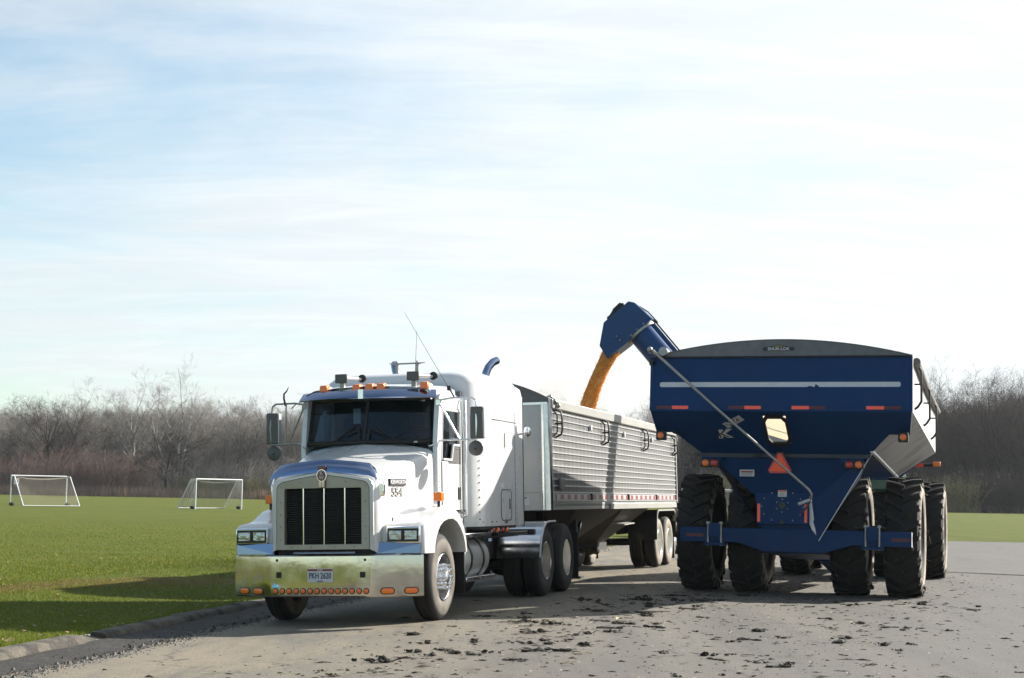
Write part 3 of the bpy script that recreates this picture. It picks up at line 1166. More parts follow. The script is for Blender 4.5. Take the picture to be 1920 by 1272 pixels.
text('emblem_letter', 'K', .062, PAPER, em, face_y(0, -1.2675, 1.842), .001, .001)
text('emblem_letter', 'W', .058, PAPER, em, face_y(0, -1.2675, 1.788), .001, .001)
# bug deflector: tinted chrome blade over the nose
rows = []
for zoff, y, sc_ in ((0, -1.235, 1.0), (.05, -1.225, 1.0), (.11, -1.185, .985), (.155, -1.13, .96), (.15, -1.125, .955), (0, -1.222, .995)):
    rows.append([(x * sc_, y, z + zoff * (1 if abs(x) < .62 else .75)) for x, z in [(-.70, 1.72), (-.675, 1.775), (-.60, 1.803), (-.4, 1.828), (-.2, 1.846), (0, 1.862), (.2, 1.846), (.4, 1.828), (.60, 1.803), (.675, 1.775), (.70, 1.72)]])
T_(MB().grid(rows), 'bug_deflector', EXH, smooth=50)
# hood side badges
def hood_side(x, y, z):
    return Matrix.Translation((x, y, z)) @ Matrix.Rotation(rad(90 - 7.1), 4, 'Z') @ Matrix.Rotation(rad(90), 4, 'X')


text('fleet_number', '554', .15, INK, truck, hood_side(.7555, -.66, 1.60), .001, .004, sx=1.35)
text('fleet_number', '554', .15, WHITE, truck, hood_side(.757, -.66, 1.60), .001, -.0025, sx=1.35)
bd = T_(MB().prism([(.715, -.87), (.742, -.87), (.797, -.43), (.77, -.43)], 'z', 1.685, 1.77), 'name_badge', INK, bevel=.004)
text('badge_lettering', 'KENWORTH', .07, PAPER, bd, hood_side(.7715, -.65, 1.728), .001, .001, sx=1.05)
for s in (1, -1):
    q = MB()
    q.box(s * .70 - .02, s * .70 + .05, -1.13, -1.07, 1.55, 1.70)
    q.bar((s * .73, -1.1, 1.68), (s * .73, -1.0, 1.82), .02, .02)
    T_(q, 'hood_latch', CHROME, bevel=.012)
# fenders
def fender(s):
    P = [(-1.06, .865), (-1.07, 1.0), (-1.05, 1.19), (-.98, 1.235), (-.80, 1.25), (-.62, 1.275), (-.46, 1.34), (-.28, 1.405), (-.08, 1.435), (.12, 1.43), (.30, 1.385), (.46, 1.30), (.60, 1.17), (.69, 1.02), (.735, .83)]
    A = [(-.66, .86), (-.655, .90), (-.64, .96), (-.62, 1.0), (-.58, 1.06), (-.52, 1.12), (-.44, 1.18), (-.30, 1.235), (-.1, 1.265), (.1, 1.265), (.27, 1.22), (.41, 1.145), (.52, 1.05), (.59, .95), (.625, .83)]
    inner = [(y, z + (.06 if y > -.7 and z > 1.2 else 0)) for y, z in P]
    X = [.70, .95, 1.15, 1.205, 1.232, 1.24]
    rows = []
    for i, x in enumerate(X):
        if i < 3:
            f_ = 1 - i / 2
            rows.append([(s * x, a[0] * f_ + b_[0] * (1 - f_), a[1] * f_ + b_[1] * (1 - f_)) for a, b_ in zip(inner, P)])
        else:
            sh = (.10, .30, .5)[i - 3] * .12
            row = []
            for (py, pz), (ay, az) in zip(P, A):
                d = Vector((ay - py, az - pz))
                d.normalize()
                row.append((s * x, py + d.x * sh, pz + d.y * sh))
            rows.append(row)
    rows.append([(s * 1.238, a, b_) for a, b_ in A])
    rows.append([(s * 1.20, a, b_) for a, b_ in A])
    rows.append([(s * .78, a, b_) for a, b_ in A])
    return MB().grid(rows)


for s in (1, -1):
    fo = T_(fender(s), 'fender', WHITE, smooth=40)
    # headlight pod
    hl = MB().box(min(s * .77, s * 1.20), max(s * .77, s * 1.20), -1.115, -1.03, .985, 1.19).build('headlight', CHROME, truck, bevel=.02)
    for (xa, xb) in ((.795, .978), (.992, 1.175)):
        a, b = sorted((s * xa, s * xb))
        MB().box(a - .008, b + .008, -1.119, -1.10, 1.008, 1.165).build('headlight_frame', BLACK, hl, bevel=.006)
        MB().box(a + .012, b - .012, -1.124, -1.105, 1.03, 1.142).build('headlight_lens', LENS, hl, bevel=.008)
    # lower valance between grille and headlight
    T_(MB().hexa([(s * .66, -1.17, .87), (s * 1.19, -1.08, .87), (s * 1.19, -.9, .87), (s * .66, -.9, .87),
                  (s * .69, -1.14, 1.0), (s * 1.20, -1.07, .985), (s * 1.19, -.9, .985), (s * .66, -.9, 1.02)]), 'valance', VALM)
    # cornering lamp on the fender
    q = T_(MB().box(s * 1.14 - .055, s * 1.14 + .055, -.25, -.13, 1.49, 1.60), 'fender_lamp', AMBERO, bevel=.014)
    MB().tube([(s * 1.14, -.19, 1.40), (s * 1.14, -.19, 1.50)], .02, 8).build('lamp_stem', BLACK, q)
    # inner wheel arch
    T_(MB().box(min(s * .70, s * .74), max(s * .70, s * .74), -.8, .74, .55, 1.3), 'wheel_arch', FRAME)
    T_(MB().box(min(s * .80, s * 1.2), max(s * .80, s * 1.2), .66, .70, .30, .9), 'mud_flap', RUBBER)
T_(MB().box(-.62, .62, -1.14, -1.02, .80, .925), 'radiator_mount', FRAME)
T_(MB().tube([(-.40, -1.17, .885), (.40, -1.17, .885)], .018, 8), 'tow_bar', ALU, smooth=40)

# cab
cab = MB()
CW = .95
prof = [(-CW, 1.14), (-CW, 2.05), (-CW + .03, 2.6), (-CW + .045, 2.86), (-CW + .10, 2.985), (-CW + .22, 3.045)]
rr = [(x, z) for x, z in prof] + [(-.4, 3.085), (0, 3.10)]
rr = rr + [(-x, z) for x, z in rr[:-1][::-1]]
ang = lambda y, z: y
# roof cap only above the windscreen: front edge leans
roof_rows = []
for y, dz, k in ((.30, -.055, .985), (.36, -.04, .985), (.48, -.02, .99), (.75, .0, 1), (1.42, .035, 1)):
    roof_rows.append([(x * k, y, z + dz) for x, z in [(-.905, 2.86), (-.86, 2.965), (-.75, 3.02), (-.4, 3.05), (0, 3.06), (.4, 3.05), (.75, 3.02), (.86, 2.965), (.905, 2.86)]])
T_(MB().grid(roof_rows), 'cab_roof', WHITE, smooth=50)
fl_ = MB().box(-CW, CW, .40, 1.42, 1.10, 1.16)          # floor
fl_.box(-CW, CW, 1.40, 1.43, 1.10, 2.98)                # back wall
T_(fl_, 'cab_floor', CURT)
T_(MB().box(-.80, .80, .42, .66, 1.6, 2.24), 'dashboard', BLACK, bevel=.04)
for s in (1, -1):
    # windscreen pillar, door sides
    q = MB()
    q.prism([(.36, 1.14), (.52, 1.14), (.52, 2.03), (.60, 2.70), (.62, 2.88), (.46, 2.88), (.36, 2.26)], 'x', s * .885, s * CW)
    q.prism([(.60, 2.70), (1.30, 2.72), (1.42, 2.72), (1.42, 2.90), (.62, 2.90)], 'x', s * .885, s * (CW - .005))
    q.prism([(1.34, 1.14), (1.42, 1.14), (1.42, 2.72), (1.34, 2.72)], 'x', s * .885, s * CW)
    T_(q, 'door_frame', WHITE, bevel=.008)
    d = T_(MB().prism([(.53, 1.17), (1.335, 1.17), (1.335, 2.01), (.53, 2.01)], 'x', s * .90, s * (CW + .008)), 'door', WHITE, bevel=.008)
    MB().prism([(.545, 2.012), (1.325, 2.012), (1.325, 2.70), (.62, 2.69)], 'x', s * .915, s * .921).build('side_window', GLASS, d)
    st = MB()
    for a, b in (((.545, 2.02), (.60, 2.69)), ((.60, 2.69), (1.32, 2.70)), ((1.32, 2.70), (1.32, 2.02))):
        st.bar((s * .94, *a), (s * .94, *b), .03, .03, (1, 0, 0))
    st.build('window_trim', GREYL, d)
    # black lower corner with a white outline
    MB().prism([(.80, 1.985), (1.32, 1.985), (1.32, 2.22), (1.02, 2.22), (.94, 2.035), (.80, 2.035)], 'x', s * .938, s * .962).build('window_corner_panel', GREYP, d)
    w_ = MB()
    for a, b in (((.56, 2.035), (.92, 2.035)), ((.92, 2.035), (1.0, 2.235)), ((1.0, 2.235), (1.32, 2.235))):
        w_.bar((s * .963, *a), (s * .963, *b), .028, .022, (1, 0, 0))
    w_.build('window_corner_trim', WHITE, d)
    hb = MB().box(min(s * .95, s * .972), max(s * .95, s * .972), 1.20, 1.30, 1.51, 1.68).build('door_handle', BLACKG, d, bevel=.01)
    rv = MB()
    for k in range(14):
        rv.ball((s * (CW + .001), .43, 1.25 + k * .07), .008, 6, 4)
    for k in range(6):
        rv.ball((s * .963, 1.06 + k * .05, 2.185), .008, 6, 4)
        rv.ball((s * .963, .85 + k * .05, 2.0), .006, 6, 4)
    T_(rv, 'rivets', GREYP)
    gp = MB()
    for a, b in (((.525, 1.165), (.525, 2.0)), ((.525, 1.165), (1.34, 1.165)), ((1.34, 1.165), (1.34, 2.7))):
        gp.bar((s * (CW + .003), *a), (s * (CW + .003), *b), .012, .014, (1, 0, 0))
    T_(gp, 'door_gap', INK)
    T_(MB().bar((s * .912, .385, 1.12), (s * .912, .385, 2.16), .016, .02), 'hood_gap', INK)
    g_ = MB().tube([(s * .96, 1.36, 2.86), (s * 1.03, 1.36, 2.84), (s * 1.03, 1.36, 1.30), (s * .96, 1.36, 1.28)], .02, 8)
    T_(g_, 'grab_handle', ALU, smooth=50)
    T_(MB().prism([(.40, .86), (1.42, .86), (1.42, 1.165), (.40, 1.165)], 'x', s * .90, s * .945), 'cab_skirt', WHITE, bevel=.01)
    T_(MB().bar((s * .96, .75, 1.36), (s * .985, 1.45, 1.36), .03, .035), 'door_hinge', CHROME, bevel=.008)
# cowl and windscreen
rows = []
for z, dy, hw in ((2.23, 0, .90), (2.29, 0.02, .90)):
    rows.append([(hw * x, .19 + dy + .26 * abs(x) ** 2.4, z) for x in (-1, -.85, -.6, -.3, 0, .3, .6, .85, 1)])
T_(MB().grid(rows), 'cowl', BLACK, smooth=50)


def screen(x, t):
    """windscreen surface: x in -1..1, t 0 bottom .. 1 top"""
    return ((.90 - .02 * t) * x, .20 + .17 * t + .26 * abs(x) ** 2.6, 2.27 + .58 * t)


for a, b in ((-.985, -.028), (.028, .985)):
    rows = [[screen(a + (b - a) * i / 10, t / 6) for i in range(11)] for t in range(7)]
    T_(MB().grid(rows), 'windscreen', GLASS, smooth=60)
T_(MB().tube([Vector(screen(0, t)) + Vector((0, -.012, 0)) for t in (-.02, .5, 1)], .017, 6), 'windscreen_divider', BLACK)
gk = MB()
path = [screen(x, 0.0) for x in [-.98 + 1.96 * i / 16 for i in range(17)]]
gk.tube([Vector(p) + Vector((0, -.01, .0)) for p in path], .028, 6)
for s in (-1, 1):
    gk.tube([Vector(screen(s * .985, t)) + Vector((0, -.005, 0)) for t in (0, .3, .6, 1)], .024, 6)
gk.tube([Vector(screen(x, 1.0)) + Vector((0, -.01, -.01)) for x in [-.98 + 1.96 * i / 16 for i in range(17)]], .03, 6)
T_(gk, 'windscreen_gasket', BLACK, smooth=50)
for pv, tip, ext in (((-.10, .185, 2.30), (-.50, .215, 2.315), None), ((.10, .185, 2.30), (.42, .205, 2.315), None)):
    pass
for s, piv in ((-1, -.05), (1, .08)):
    q = MB()
    top = Vector(screen(s * .12, .42)) + Vector((0, -.03, 0))
    low = Vector(screen(s * .46, .03)) + Vector((0, -.03, 0))
    q.tube([low, top], .011, 6)
    q.tube([Vector(screen(s * .08, .30)) + Vector((0, -.04, 0)), Vector(screen(s * .30, .16)) + Vector((0, -.045, 0))], .012, 6)
    q.tube([Vector(screen(s * .06, .02)) + Vector((0, -.03, 0)), Vector(screen(s * .10, .36)) + Vector((0, -.045, 0))], .010, 6)
    T_(q, 'wiper', INK)
# visor
rows = []
for zz_, yo in ((2.83, -.17), (2.845, -.178), (2.945, -.09), (2.95, -.075), (2.84, -.16)):
    rows.append([(.955 * x * (1 if zz_ < 2.9 else .975), .26 + yo + .22 * abs(x) ** 3.0, zz_ - .01 * x * x) for x in (-1, -.9, -.75, -.5, -.25, 0, .25, .5, .75, .9, 1)])
vs_ = T_(MB().grid(rows), 'sun_visor', EXH, smooth=35)
MB().box(-.035, .035, .078, .09, 2.83, 2.95).build('visor_joint', ALU, vs_)
# marker lights on the roof
for x in (-.60, -.14, .04, .20, .80):
    q = T_(MB().hexa([(x - .06, .27, 2.945), (x + .06, .27, 2.945), (x + .055, .42, 2.99), (x - .055, .42, 2.99),
                      (x - .05, .28, 3.035), (x + .05, .28, 3.035), (x + .045, .40, 3.05), (x - .045, .40, 3.05)]), 'roof_light', AMBERO, bevel=.014)
    MB().hexa([(x - .07, .30, 2.94), (x + .07, .30, 2.94), (x + .06, .50, 3.0), (x - .06, .50, 3.0), (x - .05, .395, 3.03), (x + .05, .395, 3.03), (x + .04, .49, 3.025), (x - .04, .49, 3.025)]).build('light_base', WHITE, q, bevel=.008)
# air horns
for x in (-.36, .64):
    q = T_(MB().box(x - .085, x + .085, .30, .34, 3.06, 3.18), 'air_horn', GREYP, bevel=.012)
    b_ = MB()
    b_.tube([(x + .04, .34, 3.125), (x + .17, .60, 3.13)], [.035, .018], 8)
    b_.build('horn_tube', GREYL, q, smooth=50)
    MB().lathe([(.62, .052), (.60, .056), (.66, .05), (.665, .0)], 'y', (x + .185, 0, 3.135), 16).build('horn_diaphragm', BLACKG, q, smooth=40)
    MB().box(x - .03, x + .03, .34, .42, 2.98, 3.08).build('horn_bracket', STEEL, q)
# mirrors
for s in (1, -1):
    mx_ = 1.42 if s > 0 else -1.46
    my = .60
    q = T_(MB().prism([(-.09, -.02), (-.07, -.06), (.05, -.07), (.095, -.045), (.095, .03), (-.09, .03)], 'z', 2.29, 2.71), 'mirror', GREYP, bevel=.016, loc=(mx_, my, 0))
    MB().box(-.084, .088, .0305, .037, 2.305, 2.695).build('mirror_glass', CHROME, q)
    e_ = MB().box(.085, .108, -.045, .04, 2.30, 2.70).build('mirror_edge', GREYL, q, bevel=.006)
    cv = T_(MB().lathe([(-.03, .10), (-.035, .085), (-.05, .04), (-.052, 0)], 'y', (mx_ - s * .02, my + .02, 2.17), 24), 'convex_mirror', GREYP, smooth=50)
    MB().lathe([(0.0, .102), (-.03, .10)], 'y', (mx_ - s * .02, my + .02, 2.17), 24).build('convex_rim', GREYL, cv)
    MB().ball((mx_ - s * .02, my - .035, 2.16), .012).build('convex_bolt', INK, cv)
    br = MB()
    xi = s * .93
    br.tube([(xi, .46, 2.80), (s * 1.10, .52, 2.83), (mx_ - s * .06, .56, 2.83), (mx_ - s * .01, .57, 2.80), (mx_, .56, 2.72), (mx_ + s * .01, .53, 2.5), (mx_, .55, 2.28)], .013, 8)
    br.tube([(s * .90, .40, 2.27), (s * 1.12, .50, 2.285), (mx_, .55, 2.28)], .013, 8)
    br.tube([(s * .95, .46, 2.77), (s * 1.20, .53, 2.29)], .013, 8)
    br.tube([(s * 1.24, .54, 2.83), (s * 1.25, .54, 2.30)], .012, 8)
    br.tube([(s * .86, .30, 2.20), (s * .98, .42, 2.27), (s * 1.1, .5, 2.28)], .009, 6)
    br.box(s * .94 - .03, s * .94 + .03, .43, .49, 2.74, 2.82)
    T_(br, 'mirror_bracket', STEEL if s < 0 else ALU, smooth=50)
    if s < 0:
        T_(MB().tube([(-1.25, .54, 2.80), (-1.27, .53, 2.90), (-1.265, .52, 2.96), (-1.22, .51, 3.0), (-1.19, .50, 3.05)], [.016, .014, .013, .010, .004], 6), 'bent_antenna', INK, smooth=50)
        T_(MB().tube([(-1.08, .53, 2.83), (-1.16, .52, 2.76)], .007, 5), 'loose_wire', INK)
# antennas
an = MB().tube([(1.13, .56, 2.83), (1.06, .55, 2.96)], .012, 6)
an.tube([(1.06, .55, 2.96), (.98, .54, 3.09), (.47, .50, 3.98)], [.004, .0035, .002], 5)
an.box(1.035, 1.085, .53, .58, 2.93, 2.99)
T_(an, 'whip_antenna', INK)
T_(MB().tube([(.62, .46, 2.98), (.625, .46, 3.2), (.65, .46, 3.72)], [.0045, .0035, .002], 5), 'thin_antenna', INK)
# things inside the cab
for x in (-.45, .48):
    q = T_(MB().box(x - .26, x + .26, .95, 1.05, 1.55, 2.45), 'seat', SEAT, bevel=.06)
    MB().box(x - .15, x + .15, .96, 1.06, 2.47, 2.66).build('headrest', SEAT, q, bevel=.05)
    MB().box(x - .26, x + .26, .7, 1.05, 1.5, 1.68).build('seat_cushion', SEAT, q, bevel=.05)
T_(MB().lathe([(-.012, .20), (.012, .215), (.012, .235), (-.012, .235)], 'y', (.45, .66, 2.18), 24, True), 'steering_wheel', INK, smooth=60)
T_(MB().box(-.20, -.10, .34, .345, 2.52, 2.72), 'paper_card', PAPER)
T_(MB().box(.66, .74, .50, .505, 2.80, 2.825), 'window_sticker', PAPER)
T_(MB().box(-.74, -.64, .62, .66, 2.30, 2.72), 'grab_post', CURT, bevel=.02)
T_(MB().box(.42, .70, .28, .55, 2.25, 2.27), 'paper_sheet', PAPER)

# sleeper
SLY0, SLY1 = 1.47, 3.30


def sl_sec(t):
    """horizontal section half width and front y of the rounded front corner"""
    return t


def sl_row(z, inset=0.0):
    r = []
    base = [(.0, 1.50), (.80, 1.49), (.96, 1.50), (1.05, 1.58), (1.12, 1.70), (1.17, 1.86), (1.20, 2.06), (1.205, 2.4), (1.205, SLY1)]
    for x, y in base:
        r.append((max(0, x - inset), y + inset * (1 if y < 2 else .3 if y < 2.3 else 0) * .9, z))
    return [(-p[0], p[1], p[2]) for p in r[::-1]] + r[1:]


rows = [sl_row(1.14), sl_row(2.0), sl_row(2.62), sl_row(2.625, .006), sl_row(2.63), sl_row(3.10), sl_row(3.17, .02), sl_row(3.225, .07), sl_row(3.27, .17), sl_row(3.295, .42), sl_row(3.31, .8)]
slp = MB().grid(rows)
so = T_(slp, 'sleeper', WHITE, smooth=45)
T_(MB().box(-1.19, 1.19, SLY1 - .02, SLY1 + .01, 1.14, 3.14), 'sleeper_back', WHITE)
T_(MB().box(-1.18, 1.18, 1.55, SLY1, 1.10, 1.14), 'sleeper_floor', FRAME)
T_(MB().box(-.94, .94, 1.435, 1.50, 1.14, 2.98), 'cab_gap_seal', RUBBER)
for s in (1, -1):
    fx = T_(MB().prism([(SLY1 + .004, 1.13), (3.66, 1.13), (3.66, 3.02), (3.56, 3.13), (SLY1 + .004, 3.16)], 'x', s * 1.17, s * 1.204), 'side_fairing', WHITE, bevel=.008)
    MB().box(min(s * 1.165, s * 1.20), max(s * 1.165, s * 1.20), 3.662, 3.72, 1.12, 3.03).build('fairing_edge', RUBBER, fx)
    hw = T_(MB().box(min(s * 1.19, s * 1.209), max(s * 1.19, s * 1.209), 2.62, 2.70, 2.22, 2.48), 'sleeper_vent', GREYL, bevel=.01)
    MB().box(min(s * 1.205, s * 1.213), max(s * 1.205, s * 1.213), 2.64, 2.68, 2.25, 2.45).build('vent_slot', GREYP, hw)
    # luggage hatch: outline gasket, recessed handle
    ol = MB()
    pts = [(2.44, 1.28), (2.44, 1.58), (2.50, 1.645), (2.92, 1.645), (2.985, 1.58), (2.985, 1.28), (2.93, 1.215), (2.50, 1.215), (2.44, 1.28)]
    for a, b in zip(pts, pts[1:]):
        ol.bar((s * 1.206, *a), (s * 1.206, *b), .012, .010, (1, 0, 0))
    ht = T_(MB().prism([(2.45, 1.28), (2.45, 1.58), (2.50, 1.64), (2.92, 1.64), (2.98, 1.58), (2.98, 1.28), (2.93, 1.22), (2.50, 1.22)], 'x', s * 1.19, s * 1.2075), 'luggage_hatch', WHITE)
    ol.build('hatch_seal', BLACK, ht)
    MB().box(min(s * 1.2, s * 1.211), max(s * 1.2, s * 1.211), 2.86, 2.92, 1.37, 1.52).build('hatch_handle', INK, ht, bevel=.008)
    rv = MB()
    for k in range(22):
        rv.ball((s * 1.206, 3.22, 1.22 + k * .085), .008, 6, 4)
    for k in range(9):
        rv.ball((s * 1.115, 1.69, 1.24 + k * .10), .011, 6, 4)
    for x_, y_ in ((1.14, 1.76), (1.20, 2.0), (1.205, 2.2)):
        rv.ball((s * x_, y_, 1.2), .010, 6, 4)
    T_(rv, 'rivets', GREYP)
    T_(MB().bar((s * 1.2055, 2.06, 2.622), (s * 1.2055, SLY1, 2.622), .008, .012, (1, 0, 0)), 'sleeper_seam', GREYP)
    T_(MB().bar((s * 1.2055, 3.21, 1.16), (s * 1.2055, 3.21, 3.1), .008, .006, (1, 0, 0)), 'sleeper_seam', GREYP)
text('small_lettering', 'SLEEPER', .045, GREYP, truck, face_x(1.2075, 2.70, 1.185), .0008)
T_(MB().ball((1.33, 3.48, 2.50), .075, 14, 9, (.7, 1, 1)), 'fairing_lamp', CHROME, smooth=60)
T_(MB().tube([(1.20, 3.40, 2.46), (1.30, 3.46, 2.48)], .015, 6), 'lamp_arm', ALU)
# exhaust stacks with curved tips
for x in (-.76, .66):
    y0 = 3.62
    q = MB().tube([(x, y0, .9), (x, y0, 3.38), (x + .005 * 1, y0 + .01, 3.42), (x + (.03 if x > 0 else -.03), y0 + .05, 3.50), (x + (.08 if x > 0 else -.07), y0 + .12, 3.58), (x + (.12 if x > 0 else -.10), y0 + .2, 3.61)], .060, 16)
    T_(q, 'exhaust_stack', EXH, smooth=60)
q = MB().bar((-.66, 3.2, 3.56), (-.22, 3.2, 3.56), .05, .02)
q.bar((-.72, 3.2, 3.565), (-.16, 3.2, 3.565), .015, .012)
for x in (-.6, -.28):
    q.box(x - .02, x + .02, 3.18, 3.22, 3.22, 3.56)
    q.ball((x, 3.2, 3.585), .018)
T_(q, 'roof_aerial_bar', STEEL)

# fuel tank, steps, deck, quarter fenders
for s in (1, -1):
    ft = T_(MB().lathe([(.92, .22), (.93, .29), (.95, .305), (2.05, .305), (2.07, .29), (2.085, .2), (2.09, 0)], 'y', (s * .83, 0, .715), 32), 'fuel_tank', ALUD, smooth=45)
    for y in (1.22, 1.78):
        MB().lathe([(y - .03, .308), (y - .03, .316), (y + .03, .316), (y + .03, .308)], 'y', (s * .83, 0, .715), 32).build('tank_strap', BLACKG, ft, smooth=45)
    for z, y0, y1 in ((1.005, .78, 2.05), (.43, .86, 2.2)):
        a, b = sorted((s * .84, s * 1.17))
        T_(MB().box(a, b, y0, y1, z, z + .055), 'step', ALU, bevel=.008)
    T_(MB().box(min(s * .86, s * 1.1), max(s * .86, s * 1.1), .84, 1.12, 1.062, 1.16), 'air_cleaner_box', BLACKG, bevel=.02)
    # drive quarter fender
    prof = [(5.62, 1.165), (5.22, 1.165), (5.02, 1.14), (4.86, 1.06), (4.74, .93), (4.66, .78), (4.62, .62)]
    rows = [[(s * x, y, z) for y, z in prof] for x in (.50, 1.19)] 
    rows2 = [[(s * x, y + .012, z - .012) for y, z in prof] for x in (1.19, .50)]
    qf = T_(MB().grid(rows + rows2, False), 'quarter_fender', ALU, smooth=40)
    MB().tube([(s * 1.195, y, z) for y, z in prof], .016, 6).build('fender_edge', RIDGE, qf, smooth=50)
    T_(MB().box(min(s * .55, s * 1.15), max(s * .55, s * 1.15), 7.35, 7.38, .2, .95), 'mud_flap', RUBBER)
T_(MB().box(-.95, .95, 2.2, 4.3, .96, 1.02).box(-1.1, 1.12, 2.55, 4.2, .99, 1.04), 'deck_plate', BLACKG, bevel=.01)
T_(MB().box(-.5, .5, 4.3, 5.0, 1.0, 1.16), 'deck_box', FRAME)
T_(MB().box(.1, 1.16, 4.40, 4.52, .97, 1.06), 'deck_bar', BLACKG, bevel=.01)
lt = T_(MB().box(.55, 1.16, 1.95, 3.0, 1.045, 1.12), 'light_bar', FRAME)
for k in range(4):
    MB().lathe([(1.165, .035), (1.185, .033), (1.195, .02), (1.197, 0)], 'x', (0, 2.12 + k * .24, 1.085), 14).build('running_light', REDL if k % 2 == 0 else AMBERO, lt, smooth=50)
    MB().lathe([(1.155, .047), (1.172, .045), (1.172, .034)], 'x', (0, 2.12 + k * .24, 1.085), 14).build('running_light_rim', CHROME, lt)

# ------------------------------------------------------------------ the grain trailer
def rivet_mat():
    m = mat('riveted_aluminium', (0.105, 0.105, 0.102), 0.52, 0.3, var=0.14, vs=2.2, rvar=0.06, col2=(0.078, 0.077, 0.072), c2s=1.6, c2lo=0.48, c2hi=0.75, stretch=(1, .5, 2))
    N, L, b = nd(m)
    src = b.inputs['Base Color'].links[0].from_socket
    t = N.new('ShaderNodeTexCoord')
    s = N.new('ShaderNodeSeparateXYZ')
    L.new(t.outputs['Object'], s.inputs[0])

    def mth(op, a, c=0.0):
        n = N.new('ShaderNodeMath')
        n.operation = op
        for i, q in enumerate((a, c)):
            if isinstance(q, (int, float)):
                n.inputs[i].default_value = q
            else:
                L.new(q, n.inputs[i])
        return n.outputs[0]
    dy = mth('MULTIPLY', mth('SUBTRACT', mth('FRACT', mth('DIVIDE', s.outputs[1], 0.30)), 0.5), 0.30)
    z = mth('DIVIDE', mth('SUBTRACT', s.outputs[2], 1.62), 0.11)
    dz = mth('MULTIPLY', mth('SUBTRACT', mth('FRACT', mth('MULTIPLY', z, 2.0)), 0.5), 0.055)
    d = mth('SQRT', mth('ADD', mth('MULTIPLY', dy, dy), mth('MULTIPLY', dz, dz)))
    q = N.new('ShaderNodeMapRange')
    q.interpolation_type = 'SMOOTHSTEP'
    q.inputs['From Min'].default_value = 0.016
    q.inputs['From Max'].default_value = 0.009
    L.new(d, q.inputs['Value'])
    mx = N.new('ShaderNodeMix')
    mx.data_type = 'RGBA'
    L.new(q.outputs[0], mx.inputs['Factor'])
    L.new(src, mx.inputs[6])
    mx.inputs[7].default_value = (0.5, 0.49, 0.47, 1)
    L.new(mx.outputs[2], b.inputs['Base Color'])
    bm = N.new('ShaderNodeBump')
    bm.inputs['Strength'].default_value = 0.4
    bm.inputs['Distance'].default_value = 0.01
    L.new(q.outputs[0], bm.inputs['Height'])
    L.new(bm.outputs[0], b.inputs['Normal'])
    return m


def tape_mat():
    """conspicuity tape: printed red and white blocks"""
    m = mat('reflective_tape', (0.62, 0.58, 0.56), 0.4)
    N, L, b = nd(m)
    t = N.new('ShaderNodeTexCoord')
    s = N.new('ShaderNodeSeparateXYZ')
    L.new(t.outputs['Object'], s.inputs[0])
    d = N.new('ShaderNodeMath')
    d.operation = 'DIVIDE'
    L.new(s.outputs[1], d.inputs[0])
    d.inputs[1].default_value = 0.50
    f_ = N.new('ShaderNodeMath')
    f_.operation = 'FRACT'
    L.new(d.outputs[0], f_.inputs[0])
    g = N.new('ShaderNodeMath')
    g.operation = 'GREATER_THAN'
    L.new(f_.outputs[0], g.inputs[0])
    g.inputs[1].default_value = 0.5
    mx = N.new('ShaderNodeMix')
    mx.data_type = 'RGBA'
    L.new(g.outputs[0], mx.inputs['Factor'])
    mx.inputs[6].default_value = (0.42, 0.38, 0.365, 1)
    mx.inputs[7].default_value = (0.22, 0.03, 0.04, 1)
    L.new(mx.outputs[2], b.inputs['Base Color'])
    return m


RIVET = rivet_mat()
TAPE = tape_mat()
trailer = thing('grain_trailer', 'silver ribbed aluminium grain trailer being filled with corn behind the white truck', 'trailer', TRAILER_M)


def R_(mb, name, m, **k):
    return mb.build(name, m, trailer, **k)


